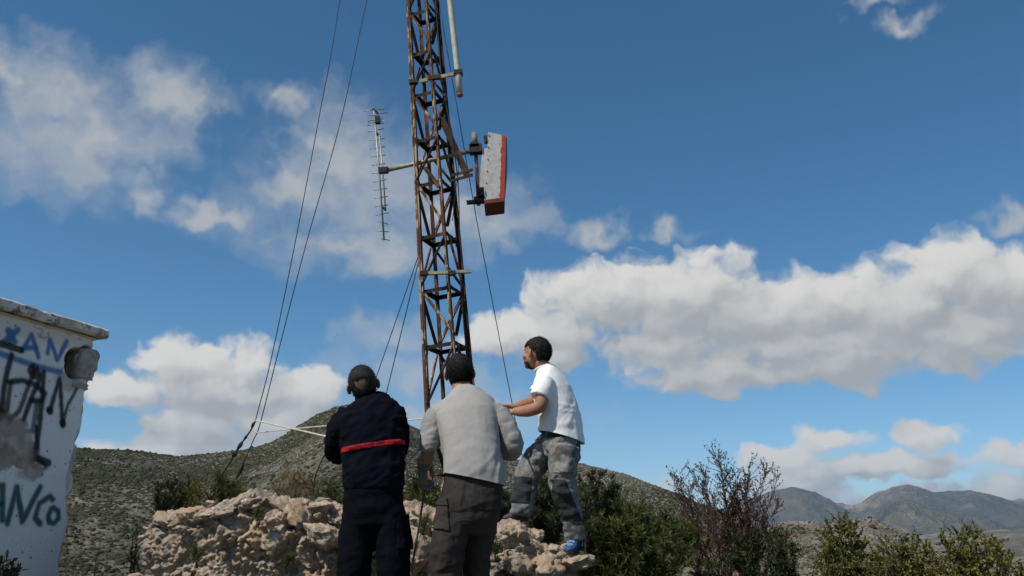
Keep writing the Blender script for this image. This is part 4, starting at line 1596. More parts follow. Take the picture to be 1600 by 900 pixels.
def cloth(name, c1, c2, scale=7.0, rough=0.9, weave=600.0, spec=0.15, extra=None, crease=0.4):
    m, T, b = material(name)
    p = obj_coord(T)
    n = T.noise(p, scale, 5.0, 0.62)
    c = T.mix(T.ss(n, 0.35, 0.68), c1, c2)
    if extra:
        for (col, sc, lo, hi, am, offs) in extra:
            c = T.mix(T.m('MULTIPLY', T.ss(T.noise(T.vm('ADD', p, offs), sc, 4.0, 0.6), lo, hi), am), c, col)
    cr = T.m('ABSOLUTE', T.m('SUBTRACT', T.noise(T.vm('MULTIPLY', p, (0.7, 0.7, 1.25)), 9.0, 3.0, 0.5, 0.8), 0.5))
    cr2 = T.m('ABSOLUTE', T.m('SUBTRACT', T.noise(T.vm('MULTIPLY', p, (1.3, 1.0, 0.55)), 13.0, 2.0, 0.5, 0.6), 0.5))
    h = T.m('ADD', T.m('MULTIPLY', T.noise(p, weave, 2.0, 0.5), 0.05), T.m('MULTIPLY', T.noise(p, 38.0, 4.0, 0.6), 0.25))
    h = T.m('ADD', h, T.m('ADD', T.m('MULTIPLY', T.m('MINIMUM', cr, 0.14), -3.0), T.m('MULTIPLY', T.m('MINIMUM', cr2, 0.12), -2.2)))
    set_bsdf(T, b, c, rough, h, crease, 0.014, spec)
    T.put(b.inputs['Sheen Weight'], 0.0)
    return m


def skin_mat(name, col, col2):
    m, T, b = material(name)
    p = obj_coord(T)
    n = T.noise(p, 14.0, 4.0, 0.6)
    set_bsdf(T, b, T.mix(T.ss(n, 0.3, 0.7), col, col2), 0.55, T.noise(p, 160.0, 3.0, 0.6), 0.15, 0.002, 0.4)
    T.put(b.inputs['Subsurface Weight'], 0.06)
    T.put(b.inputs['Subsurface Radius'], (0.01, 0.004, 0.002))
    return m


def hair_mat(name, c1, c2):
    m, T, b = material(name)
    p = obj_coord(T)
    n = T.noise(T.vm('MULTIPLY', p, (1.0, 1.0, 0.22)), 150.0, 4.0, 0.7)
    n2 = T.noise(p, 24.0, 3.0, 0.6)
    set_bsdf(T, b, T.mix(T.ss(T.m('ADD', T.m('MULTIPLY', n, 0.6), T.m('MULTIPLY', n2, 0.4)), 0.4, 0.65), c1, c2), 0.62, n, 0.8, 0.008, 0.25)
    return m


def frame(f, u):
    f = Vector(f).normalized()
    u = Vector(u)
    u = (u - f * u.dot(f)).normalized()
    return f, u, f.cross(u)


def head_parts(H, f, u, s=1.0):
    """skull, jaw, nose, brow, lips and ears round the head centre H (at eye height)"""
    f, u, r = frame(f, u)
    ax = (r, f, u)
    L = [ball(H + u * 0.022 * s - f * 0.008 * s, ax, (0.077 * s, 0.097 * s, 0.094 * s)),
         ball(H - u * 0.030 * s + f * 0.020 * s, ax, (0.066 * s, 0.074 * s, 0.070 * s)),
         ball(H - u * 0.072 * s + f * 0.040 * s, ax, (0.048 * s, 0.050 * s, 0.036 * s)),
         ball(H - u * 0.092 * s + f * 0.066 * s, ax, (0.024 * s, 0.022 * s, 0.019 * s)),
         ball(H + u * 0.026 * s + f * 0.078 * s, ax, (0.050 * s, 0.017 * s, 0.013 * s)),
         ball(H - u * 0.056 * s + f * 0.088 * s, ax, (0.024 * s, 0.010 * s, 0.010 * s))]
    L.append(loft([H + u * 0.016 * s + f * 0.084 * s, H - u * 0.012 * s + f * 0.098 * s, H - u * 0.034 * s + f * 0.106 * s, H - u * 0.042 * s + f * 0.092 * s],
                  [(0.009 * s, 0.010 * s), (0.011 * s, 0.012 * s), (0.017 * s, 0.014 * s), (0.014 * s, 0.010 * s)], r, 10))
    for sd in (-1, 1):
        L.append(ball(H + r * (sd * 0.046 * s) - u * 0.028 * s + f * 0.062 * s, ax, (0.024 * s, 0.022 * s, 0.020 * s)))
        e = (r * sd * 0.55 - f * 0.8).normalized()
        ea = (e.cross(u), e, u)
        L.append(ball(H + r * (sd * 0.087 * s) - u * 0.012 * s - f * 0.006 * s, ea, (0.0085 * s, 0.021 * s, 0.034 * s), 12))
        L.append(ball(H + r * (sd * 0.082 * s) - u * 0.036 * s - f * 0.002 * s, ea, (0.008 * s, 0.012 * s, 0.014 * s), 10))
    return L


def leaves(P0, D, ln, wd, rng, tone, shape='blade'):
    """numpy leaves: base points, directions, lengths, widths -> folded leaf quads"""
    n = len(P0)
    D = D / (np.linalg.norm(D, axis=1, keepdims=True) + 1e-9)
    r = rng.normal(size=(n, 3))
    S = np.cross(D, r)
    S /= (np.linalg.norm(S, axis=1, keepdims=True) + 1e-9)
    Nn = np.cross(D, S)
    mid = 0.55 if shape == 'leaf' else 0.4
    a = P0
    b = P0 + D * (ln * mid)[:, None] + S * (wd)[:, None] + Nn * (wd * 0.25)[:, None]
    c = P0 + D * ln[:, None] - Nn * (ln * 0.10)[:, None]
    d = P0 + D * (ln * mid)[:, None] - S * (wd)[:, None] + Nn * (wd * 0.25)[:, None]
    V = np.stack([a, b, c, d], 1).reshape(-1, 3)
    F = np.arange(n * 4).reshape(n, 4)
    return V, F, np.repeat(tone, 4)


def shell(name, H, f, u, radii, keep, mat, parent, off=(0, 0), rough=0.006, seed=0, s=1.0, seg=56, strands=5000, length=0.022, lift=0.7, sink_by=0.02):
    """hair cap: an ellipsoid round the skull of which the faces chosen by keep(x right, y front, z up) stay"""
    f, u, r = frame(f, u)
    c = H + f * off[0] * s + u * off[1] * s
    V, F = ball(c, (r, f, u), tuple(x * s for x in radii), seg)
    V = np.array([tuple(v) for v in V])
    d = V - np.array(c)
    loc = np.stack([d @ np.array(r), d @ np.array(f), d @ np.array(u)], 1) / s
    nrm = d / np.linalg.norm(d, axis=1, keepdims=True)
    hh = loc + np.array((0, off[0], off[1]))
    k = keep(hh[:, 0], hh[:, 1], hh[:, 2] + 0.004 * vnoise(V * 60, seed + 3))
    tex = fbm(V * 55, 3, 0.6, seed=seed) + 0.6 * fbm(V * 140, 2, 0.6, seed=seed + 4)
    # the edge of the cap sinks into the skin
    V = V + nrm * (rough * tex)[:, None] * s
    FF = []
    sink = ~k
    V[sink] -= nrm[sink] * sink_by * s
    for q in F:
        if any(k[i] for i in q):
            FF.append(q)
    # short strands standing off the cap
    rng = np.random.default_rng(seed + 9)
    pick = FF
    idx = rng.integers(0, len(pick), strands)
    wts = rng.dirichlet((1, 1, 1), strands)
    tri = np.array([pick[i][:3] for i in idx])
    base = (V[tri] * wts[:, :, None]).sum(1)
    nn = (nrm[tri] * wts[:, :, None]).sum(1)
    flow = np.array(-f * 0.55 - u * 0.75 + r * 0.0)
    dd = nn * lift + flow * 0.8 + 0.28 * rng.normal(size=(strands, 3))
    ln = length * rng.uniform(0.5, 1.3, strands) * s
    SV, SF, _ = leaves(base - nn * 0.003, dd, ln, np.full(strands, 0.0011 * s), rng, np.zeros(strands))
    o_ = len(V)
    V = np.concatenate([V, SV])
    FF = FF + (SF + o_).tolist()
    return put(name, V, FF, mat, parent, True)


def cut(V, F, planes):
    """trim a garment at the given planes, leaving an open hem"""
    bm = bmesh.new()
    vs = [bm.verts.new(tuple(v)) for v in V]
    for f in (F.tolist() if isinstance(F, np.ndarray) else F):
        bm.faces.new([vs[i] for i in f])
    for (pt, no) in planes:
        bmesh.ops.bisect_plane(bm, geom=bm.verts[:] + bm.edges[:] + bm.faces[:], plane_co=pt, plane_no=no, clear_outer=True)
    bm.verts.index_update()
    VV = np.array([v.co[:] for v in bm.verts])
    FF = [[v.index for v in f.verts] for f in bm.faces]
    bm.free()
    return VV, FF


def hand_parts(wrist, d, nrm, thumb_side, s=1.0, curl=0.5):
    """palm, four bent fingers of unequal length, and a thumb from the side of the palm"""
    d = Vector(d).normalized()
    n = Vector(nrm)
    n = (n - d * n.dot(d)).normalized()           # out of the back of the hand
    w = d.cross(n) * thumb_side
    L = [loft([wrist - d * 0.01, wrist + d * 0.03 * s, wrist + d * 0.065 * s, wrist + d * 0.092 * s], [(0.029 * s, 0.021 * s), (0.038 * s, 0.017 * s), (0.043 * s, 0.015 * s), (0.040 * s, 0.012 * s)], w, 14)]
    for k, ln in enumerate((0.074, 0.083, 0.077, 0.061)):
        base = wrist + d * 0.086 * s + w * ((1.5 - k) * 0.0205 * s)
        pts = [base - d * 0.012]
        a = 0.0
        q = base
        for j, part in enumerate((0.44, 0.32, 0.24)):
            a += curl * (0.9, 1.25, 0.8)[j]
            q = q + (d * math.cos(a) - n * math.sin(a)) * (ln * part * s)
            pts.append(q)
        L.append(loft(pts, [0.0095 * s, 0.0092 * s, 0.0085 * s, 0.0070 * s], w, 8))
    b = wrist + d * 0.022 * s + w * 0.034 * s
    q1 = b + (w * 0.65 + d * 0.6 - n * 0.35).normalized() * 0.036 * s
    q2 = q1 + (d * 0.75 - n * 0.75 * curl - w * 0.15).normalized() * 0.030 * s
    q3 = q2 + (d * 0.6 - n * 0.9 * curl - w * 0.45).normalized() * 0.024 * s
    L.append(loft([b - w * 0.014, q1, q2, q3], [0.013 * s, 0.0115 * s, 0.0105 * s, 0.008 * s], n, 8))
    return L


def shoe(name, heel, toe, up, mat, sole_mat, parent, w=0.05):
    heel, toe = Vector(heel), Vector(toe)
    f, u, r = frame(toe - heel, up)
    Ln = (toe - heel).length
    c = [heel - f * 0.01 + u * 0.05, heel + f * 0.03 + u * 0.055, heel + f * Ln * 0.35 + u * 0.052, heel + f * Ln * 0.62 + u * 0.036, heel + f * Ln * 0.88 + u * 0.028, toe + u * 0.022]
    a = loft(c, [(w * 0.55, 0.03), (w * 0.72, 0.048), (w * 0.78, 0.047), (w * 0.95, 0.033), (w * 0.86, 0.025), (w * 0.4, 0.014)], r, 16)
    b = loft([heel + u * 0.05 + f * 0.035, heel + u * 0.10 + f * 0.03, heel + u * 0.125 + f * 0.028], [(w * 0.75, 0.05), (w * 0.72, 0.05), (w * 0.74, 0.052)], r, 16)
    V, N, F = union([a, b], 0.006, 3)
    o = put(name, V, F, mat, parent, True)
    pts = [heel - f * 0.012, heel + f * 0.03, heel + f * Ln * 0.4, heel + f * Ln * 0.68, heel + f * Ln * 0.9, toe + f * 0.004]
    ws = [0.6, 0.8, 0.74, 1.0, 0.9, 0.42]
    Vs, Fs = [], []
    for z in (0.0, 0.022):
        for sd in (-1, 1):
            for p_, w_ in zip(pts, ws):
                Vs.append(p_ + u * z + r * (sd * w * w_))
    n = len(pts)
    for k in range(n - 1):
        Fs += [[k, k + 1, n + k + 1, n + k], [2 * n + k, 3 * n + k, 3 * n + k + 1, 2 * n + k + 1], [k, 2 * n + k, 2 * n + k + 1, k + 1], [n + k, n + k + 1, 3 * n + k + 1, 3 * n + k]]
    Fs += [[0, n, 3 * n, 2 * n], [n - 1, 3 * n - 1, 4 * n - 1, 2 * n - 1]]
    loc = np.array([tuple(v) for v in Vs]) - np.array(parent.location)
    link('sole', mesh_np('sole', loc, Fs, sole_mat), o)
    return o


SKIN = skin_mat('tanned_skin', (0.36, 0.185, 0.115), (0.29, 0.135, 0.085))
EYE = simple('shaded_eye', (0.10, 0.07, 0.055), 0.3)
M_SOLE = simple('dark_rubber', (0.03, 0.03, 0.032), 0.8)


def eyes(H, f, u, parent, s=1.0):
    f, u, r = frame(f, u)
    for sd in (-1, 1):
        V, F = ball(H + r * (sd * 0.032 * s) + f * 0.073 * s - u * 0.002 * s, (r, f, u), (0.0105 * s,) * 3, 12)
        put('eye', V, F, EYE, parent, True)


def build_navy():
    Y0 = 5.0
    J = lambda x, y, d=0.0: P(x, y, Y0 + d)
    gz = 0.86
    root = thing('person', 'man in navy jacket with a red stripe, back turned, looking up', 'person', (J(580, 900).x, Y0, gz))
    nav = cloth('navy_jacket', (0.0046, 0.0056, 0.0105), (0.003, 0.0037, 0.007), 9.0, 0.92, spec=0.06, crease=0.25)
    nav2 = cloth('navy_trousers', (0.0042, 0.005, 0.0085), (0.0026, 0.0032, 0.0055), 9.0, 0.92, spec=0.06, crease=0.3)
    red = cloth('red_band', (0.34, 0.013, 0.021), (0.24, 0.010, 0.016), 20.0, 0.7)
    side = Vector((1, 0.12, 0.06)).normalized()
    H = J(567, 600, 0.06)
    f, u = Vector((-0.26, 0.84, 0.42)), Vector((-0.16, -0.42, 0.90))
    # jacket
    torso = loft([J(584, 765, 0.02), J(584, 748, 0.02), J(583, 715, 0.03), J(581, 680, 0.04), J(580, 655, 0.05), J(580, 637, 0.055), J(578, 626, 0.06), J(575, 620, 0.06)],
                 [(0.166, 0.128), (0.172, 0.134), (0.176, 0.134), (0.186, 0.134), (0.186, 0.126), (0.160, 0.11), (0.10, 0.085), (0.062, 0.066)], side, 26, 2.4)
    la, lr = smooth_chain([J(546, 644, 0.05), J(529, 672, 0.03), J(525, 708, 0.10), J(540, 703, 0.24), J(558, 690, 0.36)], [0.062, 0.066, 0.058, 0.052, 0.042])
    ra, rr = smooth_chain([J(612, 641, 0.05), J(620, 668, 0.06), J(620, 703, 0.17), J(600, 695, 0.30), J(575, 688, 0.38)], [0.066, 0.066, 0.058, 0.052, 0.042])
    V, N, F = union([torso, loft(la, lr, (0, 1, 0), 16), loft(ra, rr, (0, 1, 0), 16)], 0.010, 7)
    w = 0.0075 * folds(V, (1, 0, 0.30), 4, 17, 31) + 0.005 * folds(V, (1, 0.2, 0.75), 5, 22, 35) + 0.003 * fbm(V * 16, 2, seed=36)
    V = V + N * w[:, None]
    jk = put('jacket', V, F, nav, root, True)
    # red stripe across the back, on the slant of the photograph
    a, b = J(531, 703, -0.1), J(630, 687, -0.1)
    t = (b - a).normalized()
    up = Vector((-t.z, 0, t.x)).normalized()
    hw = 0.0135
    patch('chest_stripe', V, F, [(a + up * hw, up), (a - up * hw, -up), (Vector((0, Y0 + 0.06, 0)), Vector((0, 1, 0))), (a, -t), (b, t)], red, root, 0.003)
    # collar with red piping
    cl = [J(575, 634, 0.065), J(574, 622, 0.062), J(573, 614, 0.06)]
    V2, N2, F2 = union([loft(cl, [(0.082, 0.085), (0.074, 0.080), (0.072, 0.079)], side, 22)], 0.008, 2)
    put('collar', V2, F2, nav, root, True)
    pz = J(560, 628, 0).z
    ring = []
    for k in range(25):
        an = math.pi * (1.02 + 0.96 * k / 24)
        c0 = J(574.5, 628, 0.065)
        ring.append(c0 + side * (0.084 * math.cos(an)) + Vector((0, 0.088 * math.sin(an), 0.012 * math.sin(an))))
    Vp, Fp = tube(ring, 0.0052, 6)
    put('collar_piping', Vp, Fp, red, root, True)
    # trousers
    pel = loft([J(584, 742, 0.03), J(584, 765, 0.03), J(583, 795, 0.03), J(583, 822, 0.03)], [(0.152, 0.118), (0.164, 0.13), (0.172, 0.136), (0.158, 0.12)], side, 24, 2.5)
    ll, lrr = smooth_chain([J(562, 800, 0.03), J(557, 835, 0.02), J(554, 880, 0.0), J(550, 940, 0.04), Vector((J(548, 990).x, Y0 + 0.06, gz + 0.07))], [(0.098, 0.112), (0.098, 0.104), (0.092, 0.094), (0.086, 0.09), (0.082, 0.088)])
    rl, rrr = smooth_chain([J(606, 800, 0.03), J(611, 835, 0.02), J(615, 880, 0.0), J(617, 940, 0.04), Vector((J(618, 990).x, Y0 + 0.03, gz + 0.07))], [(0.098, 0.112), (0.096, 0.104), (0.092, 0.094), (0.086, 0.09), (0.082, 0.088)])
    V3, N3, F3 = union([pel, loft(ll, lrr, side, 18), loft(rl, rrr, side, 18)], 0.011, 6)
    V3 = V3 + N3 * (0.007 * folds(V3, (1, 0, 0.25), 4, 12, 41) + 0.003 * fbm(V3 * 15, 2, seed=44))[:, None]
    put('trousers', V3, F3, nav2, root, True)
    zb = J(584, 758).z
    patch('waistband', V3, F3, [(Vector((0, 0, zb + 0.018)), Vector((0, 0, 1))), (Vector((0, 0, zb - 0.022)), Vector((0, 0, -1)))], nav2, root, 0.004)
    zc = J(638, 830).z
    patch('cargo_pocket', V3, F3, [(Vector((0, 0, zc + 0.09)), Vector((0, 0, 1))), (Vector((0, 0, zc - 0.10)), Vector((0, 0, -1))), (J(622, 830, 0), Vector((-1, 0, 0))), (Vector((0, Y0 + 0.07, 0)), Vector((0, 1, 0)))], nav2, root, 0.016)
    # body: head, neck, arms, hands and all that the clothes cover, in one surface
    parts = head_parts(H, f, u, 1.02)
    fx, ux, rx = frame(f, u)
    parts.append(loft([J(576, 650, 0.05), J(574, 628, 0.06), H - ux * 0.06 - fx * 0.03], [(0.068, 0.068), (0.060, 0.064), (0.057, 0.062)], side, 16))
    parts.append(loft([J(584, 800, 0.03), J(583, 730, 0.03), J(580, 660, 0.05), J(577, 632, 0.06)], [(0.14, 0.10), (0.145, 0.105), (0.16, 0.105), (0.08, 0.07)], side, 18))
    for arm, sd in ((la, -1), (ra, 1)):
        parts.append(loft(arm, [0.045] * (len(arm) - 4) + [0.034, 0.030, 0.028, 0.027], (0, 1, 0), 12))
        tip = arm[-1]
        parts += hand_parts(tip, (0.15 * -sd, 0.95, 0.1), (sd * 1.0, 0, 0.2), -sd, 0.95, 0.85)
    for leg in (ll, rl):
        parts.append(loft(leg, [0.07] * len(leg), side, 12))
    V4, N4, F4 = union(parts, 0.0062, 3)
    put('body', V4, F4, SKIN, root, True)
    eyes(H, f, u, root, 1.02)
    hm = hair_mat('greying_dark_hair', (0.007, 0.006, 0.0055), (0.024, 0.021, 0.019))
    bald = (fx * -0.097 + ux * 0.032 - rx * 0.020)

    def keep(x, y, z):
        d = np.sqrt((x - bald.dot(rx)) ** 2 + (y - bald.dot(fx)) ** 2 + (z - bald.dot(ux)) ** 2)
        front = (y < 0.035) | (z > 0.065)
        return front & (z > -0.092) & ((np.abs(x) < 0.069) | (y < -0.035) | (z > 0.000)) & (d > 0.037 + 0.014 * vnoise(np.stack([x, y, z], 1) * 60, 3))
    shell('hair', H, f, u, (0.0815, 0.103, 0.101), keep, hm, root, (-0.010, 0.016), 0.0025, 5, 1.03, strands=4200, length=0.016, lift=0.25, sink_by=0.011)
    for nm, lg in (('left', ll), ('right', rl)):
        e = lg[-1]
        shoe('boot', (e.x, e.y - 0.05, gz), (e.x - 0.03, e.y + 0.20, gz), (0, 0, 1), simple('black_leather', (0.012, 0.012, 0.013), 0.5), M_SOLE, root)
    return root, J


def build_grey():
    Y0 = 5.05
    J = lambda x, y, d=0.0: P(x, y, Y0 + d)
    gz = 0.86
    root = thing('person', 'man in light grey long sleeved top and dark grey trousers, back turned, one work glove', 'person', (J(735, 900).x, Y0, gz))
    top = cloth('grey_jersey', (0.335, 0.32, 0.31), (0.29, 0.28, 0.27), 6.0, 0.92, crease=0.14)
    tro = cloth('dark_grey_work_trousers', (0.044, 0.037, 0.034), (0.028, 0.024, 0.022), 6.0, 0.9, extra=[((0.068, 0.058, 0.052), 4.0, 0.5, 0.72, 0.5, (3.0, 1.0, 2.0))])
    side = Vector((1, 0.10, 0.03)).normalized()
    H = J(718, 582, 0.24)
    f, u = Vector((-0.16, 0.93, 0.25)), Vector((-0.06, -0.25, 0.95))
    torso = loft([J(740, 775, 0.0), J(741, 741, 0.0), J(737, 712, 0.02), J(734, 680, 0.06), J(731, 652, 0.11), J(729, 633, 0.15), J(726, 619, 0.18), J(722, 609, 0.20)],
                 [(0.182, 0.148), (0.176, 0.142), (0.166, 0.134), (0.174, 0.134), (0.188, 0.130), (0.176, 0.112), (0.112, 0.09), (0.062, 0.066)], side, 28, 2.3)
    la, lr = smooth_chain([J(690, 640, 0.15), J(677, 660, 0.13), J(672, 690, 0.10), J(671, 701, 0.11)], [0.060, 0.060, 0.054, 0.050])
    ra, rr = smooth_chain([J(770, 638, 0.14), J(789, 663, 0.11), J(802, 694, 0.10), J(796, 706, 0.20), J(770, 696, 0.36)], [0.060, 0.060, 0.054, 0.048, 0.042])
    V, N, F = union([torso, loft(la[:6], lr[:6], (0, 1, 0), 16), loft(ra[:5], rr[:5], (0, 1, 0), 16)], 0.0095, 6)
    low = np.clip((J(740, 640).z - V[:, 2]) / 0.35, 0, 1)
    w = 0.0075 * folds(V, (0.25, 0, 1), 1.6, 8, 51) * (0.25 + 0.75 * low) + 0.006 * folds(V, (1, 0, 0.55), 2.0, 11, 55) * low ** 1.5 + 0.0012 * fbm(V * 20, 2, seed=58)
    arm = (V[:, 0] < J(690, 660).x - 0.005) | (V[:, 0] > J(784, 660).x)
    w = w + np.where(arm, 0.0045 * folds(V, (1, 0.3, 0.25), 4, 22, 59), 0)
    V = V + N * w[:, None]
    V, F = cut(V, F, [(J(743, 748, -0.1), Vector((-0.20, 0.0, -1)))])
    put('long_sleeved_top', V, F, top, root, True)
    sl = cloth('darker_grey_sleeve', (0.275, 0.27, 0.268), (0.23, 0.226, 0.224), 6.0, 0.92, crease=0.2)
    for ch_, rd_, sd_ in ((la, lr, 91), (ra, rr, 95)):
        Vs, Ns, Fs = union([loft(ch_[2:], [x + 0.004 for x in rd_[2:]], (0, 1, 0), 18)], 0.008, 4)
        Vs = Vs + Ns * (0.006 * folds(Vs, (1, 0.3, 0.25), 4, 20, sd_) + 0.003 * folds(Vs, (0.2, 0.3, 1), 4, 16, sd_ + 3))[:, None]
        put('sleeve', Vs, Fs, sl, root, True)
    Vc, Fc = [], []
    ring = []
    c0 = J(722.5, 611, 0.20)
    for k in range(33):
        an = 2 * math.pi * k / 32
        ring.append(c0 + side * (0.071 * math.cos(an)) + Vector((0, 0.072 * math.sin(an), 0.016 * math.sin(an))))
    Vc, Fc = tube(ring, 0.0085, 8, False)
    put('neckband', Vc, Fc, top, root, True)
    cuff = []
    for k in range(25):
        an = 2 * math.pi * k / 24
        cuff.append(J(671, 700, 0.11) + Vector((1, 0, 0.12)) * (0.051 * math.cos(an)) + Vector((0, 0.9, 0.35)) * (0.051 * math.sin(an)))
    Vc, Fc = tube(cuff, 0.008, 8, False)
    put('rolled_cuff', Vc, Fc, top, root, True)
    # trousers
    pel = loft([J(740, 735, 0.02), J(740, 755, 0.01), J(737, 785, 0.0), J(733, 812, 0.01), J(731, 830, 0.02)], [(0.152, 0.120), (0.164, 0.132), (0.170, 0.142), (0.158, 0.130), (0.13, 0.10)], side, 24, 2.5)
    ll, lrr = smooth_chain([J(713, 790, 0.0), J(706, 825, -0.02), J(698, 868, -0.02), J(693, 930, 0.04), Vector((J(690, 1000).x, Y0 + 0.08, gz + 0.07))], [(0.100, 0.120), (0.098, 0.112), (0.093, 0.102), (0.090, 0.095), (0.088, 0.093)])
    rl, rrr = smooth_chain([J(758, 790, 0.03), J(752, 825, 0.07), J(746, 868, 0.13), J(745, 930, 0.20), Vector((J(744, 1000).x, Y0 + 0.26, gz + 0.07))], [(0.096, 0.116), (0.084, 0.104), (0.070, 0.09), (0.070, 0.086), (0.072, 0.088)])
    V3, N3, F3 = union([pel, loft(ll, lrr, side, 18), loft(rl, rrr, side, 18)], 0.0105, 6)
    lowz = np.clip((J(740, 800).z - V3[:, 2]) / 0.35, 0, 1)
    w = 0.009 * folds(V3, (1, 0.2, 0.45), 4, 12, 61) * (0.45 + 0.55 * lowz) + 0.006 * folds(V3, (1, 0, -0.35), 5, 17, 63) * lowz + 0.004 * folds(V3, (0.2, 0, 1), 3, 14, 65) + 0.002 * fbm(V3 * 18, 2, seed=66)
    V3 = V3 + N3 * w[:, None]
    put('trousers', V3, F3, tro, root, True)
    zc = J(690, 815).z
    xa = J(704, 815, 0)
    pp = [(Vector((0, 0, zc + 0.085)), Vector((0.1, 0, 1))), (Vector((0, 0, zc - 0.085)), Vector((-0.1, 0, -1))), (xa, Vector((1, 0, 0.1))), (Vector((0, Y0 + 0.10, 0)), Vector((0, 1, 0)))]
    patch('cargo_pocket', V3, F3, pp, tro, root, 0.009)
    pp2 = [(Vector((0, 0, zc + 0.095)), Vector((0.1, 0, 1))), (Vector((0, 0, zc + 0.045)), Vector((-0.1, 0, -1))), (xa + Vector((0.004, 0, 0)), Vector((1, 0, 0.1))), (Vector((0, Y0 + 0.10, 0)), Vector((0, 1, 0)))]
    patch('pocket_flap', V3, F3, pp2, tro, root, 0.014)
    zr = J(770, 765).z
    patch('hip_pocket', V3, F3, [(Vector((0, 0, zr + 0.02)), Vector((0.05, 0, 1))), (Vector((0, 0, zr - 0.12)), Vector((0, 0, -1))), (J(752, 770), Vector((-1, 0, 0))), (J(783, 770), Vector((1, 0, 0))), (Vector((0, Y0 - 0.02, 0)), Vector((0, 1, 0)))], tro, root, 0.004)
    # body
    fx, ux, rx = frame(f, u)
    parts = head_parts(H, f, u, 1.0)
    parts.append(loft([J(726, 640, 0.14), J(722, 612, 0.20), H - ux * 0.06 - fx * 0.03], [(0.075, 0.07), (0.060, 0.064), (0.057, 0.061)], side, 16))
    parts.append(loft([J(742, 800, 0.01), J(741, 720, 0.02), J(732, 660, 0.10), J(727, 630, 0.16)], [(0.15, 0.11), (0.145, 0.105), (0.165, 0.10), (0.10, 0.07)], side, 18))
    wl = J(662, 729, 0.20)
    fa, fr = smooth_chain([J(690, 640, 0.15), J(677, 660, 0.13), J(672, 692, 0.10), J(667, 712, 0.14), wl], [0.046, 0.048, 0.044, 0.041, 0.030])
    parts.append(loft(fa, fr, (0, 1, 0), 14))
    parts += hand_parts(wl, (-0.12, 0.55, -0.6), (-0.7, 0.1, 0.3), 1, 1.0, 0.7)
    parts.append(loft(ra, [0.046] * (len(ra) - 4) + [0.036, 0.032, 0.030, 0.029], (0, 1, 0), 12))
    parts += hand_parts(ra[-1], (-0.7, 0.6, 0.15), (0.4, 0.3, 0.6), 1, 0.95, 0.8)
    for leg in (ll, rl):
        parts.append(loft(leg, [0.068] * len(leg), side, 12))
    V4, N4, F4 = union(parts, 0.0062, 3)
    put('body', V4, F4, SKIN, root, True)
    eyes(H, f, u, root)
    gl = cloth('grey_green_work_glove', (0.24, 0.24, 0.21), (0.14, 0.145, 0.125), 14.0, 0.9)
    gd = Vector((-0.12, 0.55, -0.6)).normalized()
    g = [loft([wl - gd * 0.055, wl - gd * 0.02, wl + gd * 0.012], [(0.042, 0.04), (0.038, 0.035), (0.037, 0.03)], (1, 0, 0), 14)]
    g += hand_parts(wl, (-0.12, 0.55, -0.6), (-0.7, 0.1, 0.3), 1, 1.16, 0.68)
    V5, N5, F5 = union(g, 0.0055, 2)
    V5 = V5 + N5 * (0.003 + 0.002 * fbm(V5 * 40, 2, seed=9))[:, None]
    put('work_glove', V5, F5, gl, root, True)
    hm = hair_mat('black_hair', (0.005, 0.0045, 0.004), (0.014, 0.012, 0.011))

    def keep(x, y, z):
        return ((y < 0.030) | (z > 0.060)) & (z > -0.082 - 0.2 * np.clip(y + 0.06, -1, 0)) & ((np.abs(x) < 0.066) | (y < -0.030) | (z > 0.006))
    shell('hair', H, f, u, (0.086, 0.109, 0.106), keep, hm, root, (-0.010, 0.017), 0.0022, 15, strands=9000, length=0.016, lift=0.28)
    for lg in (ll, rl):
        e = lg[-1]
        shoe('boot', (e.x, e.y - 0.05, gz), (e.x - 0.02, e.y + 0.21, gz), (0, 0, 1), simple('brown_leather', (0.05, 0.035, 0.025), 0.6), M_SOLE, root)


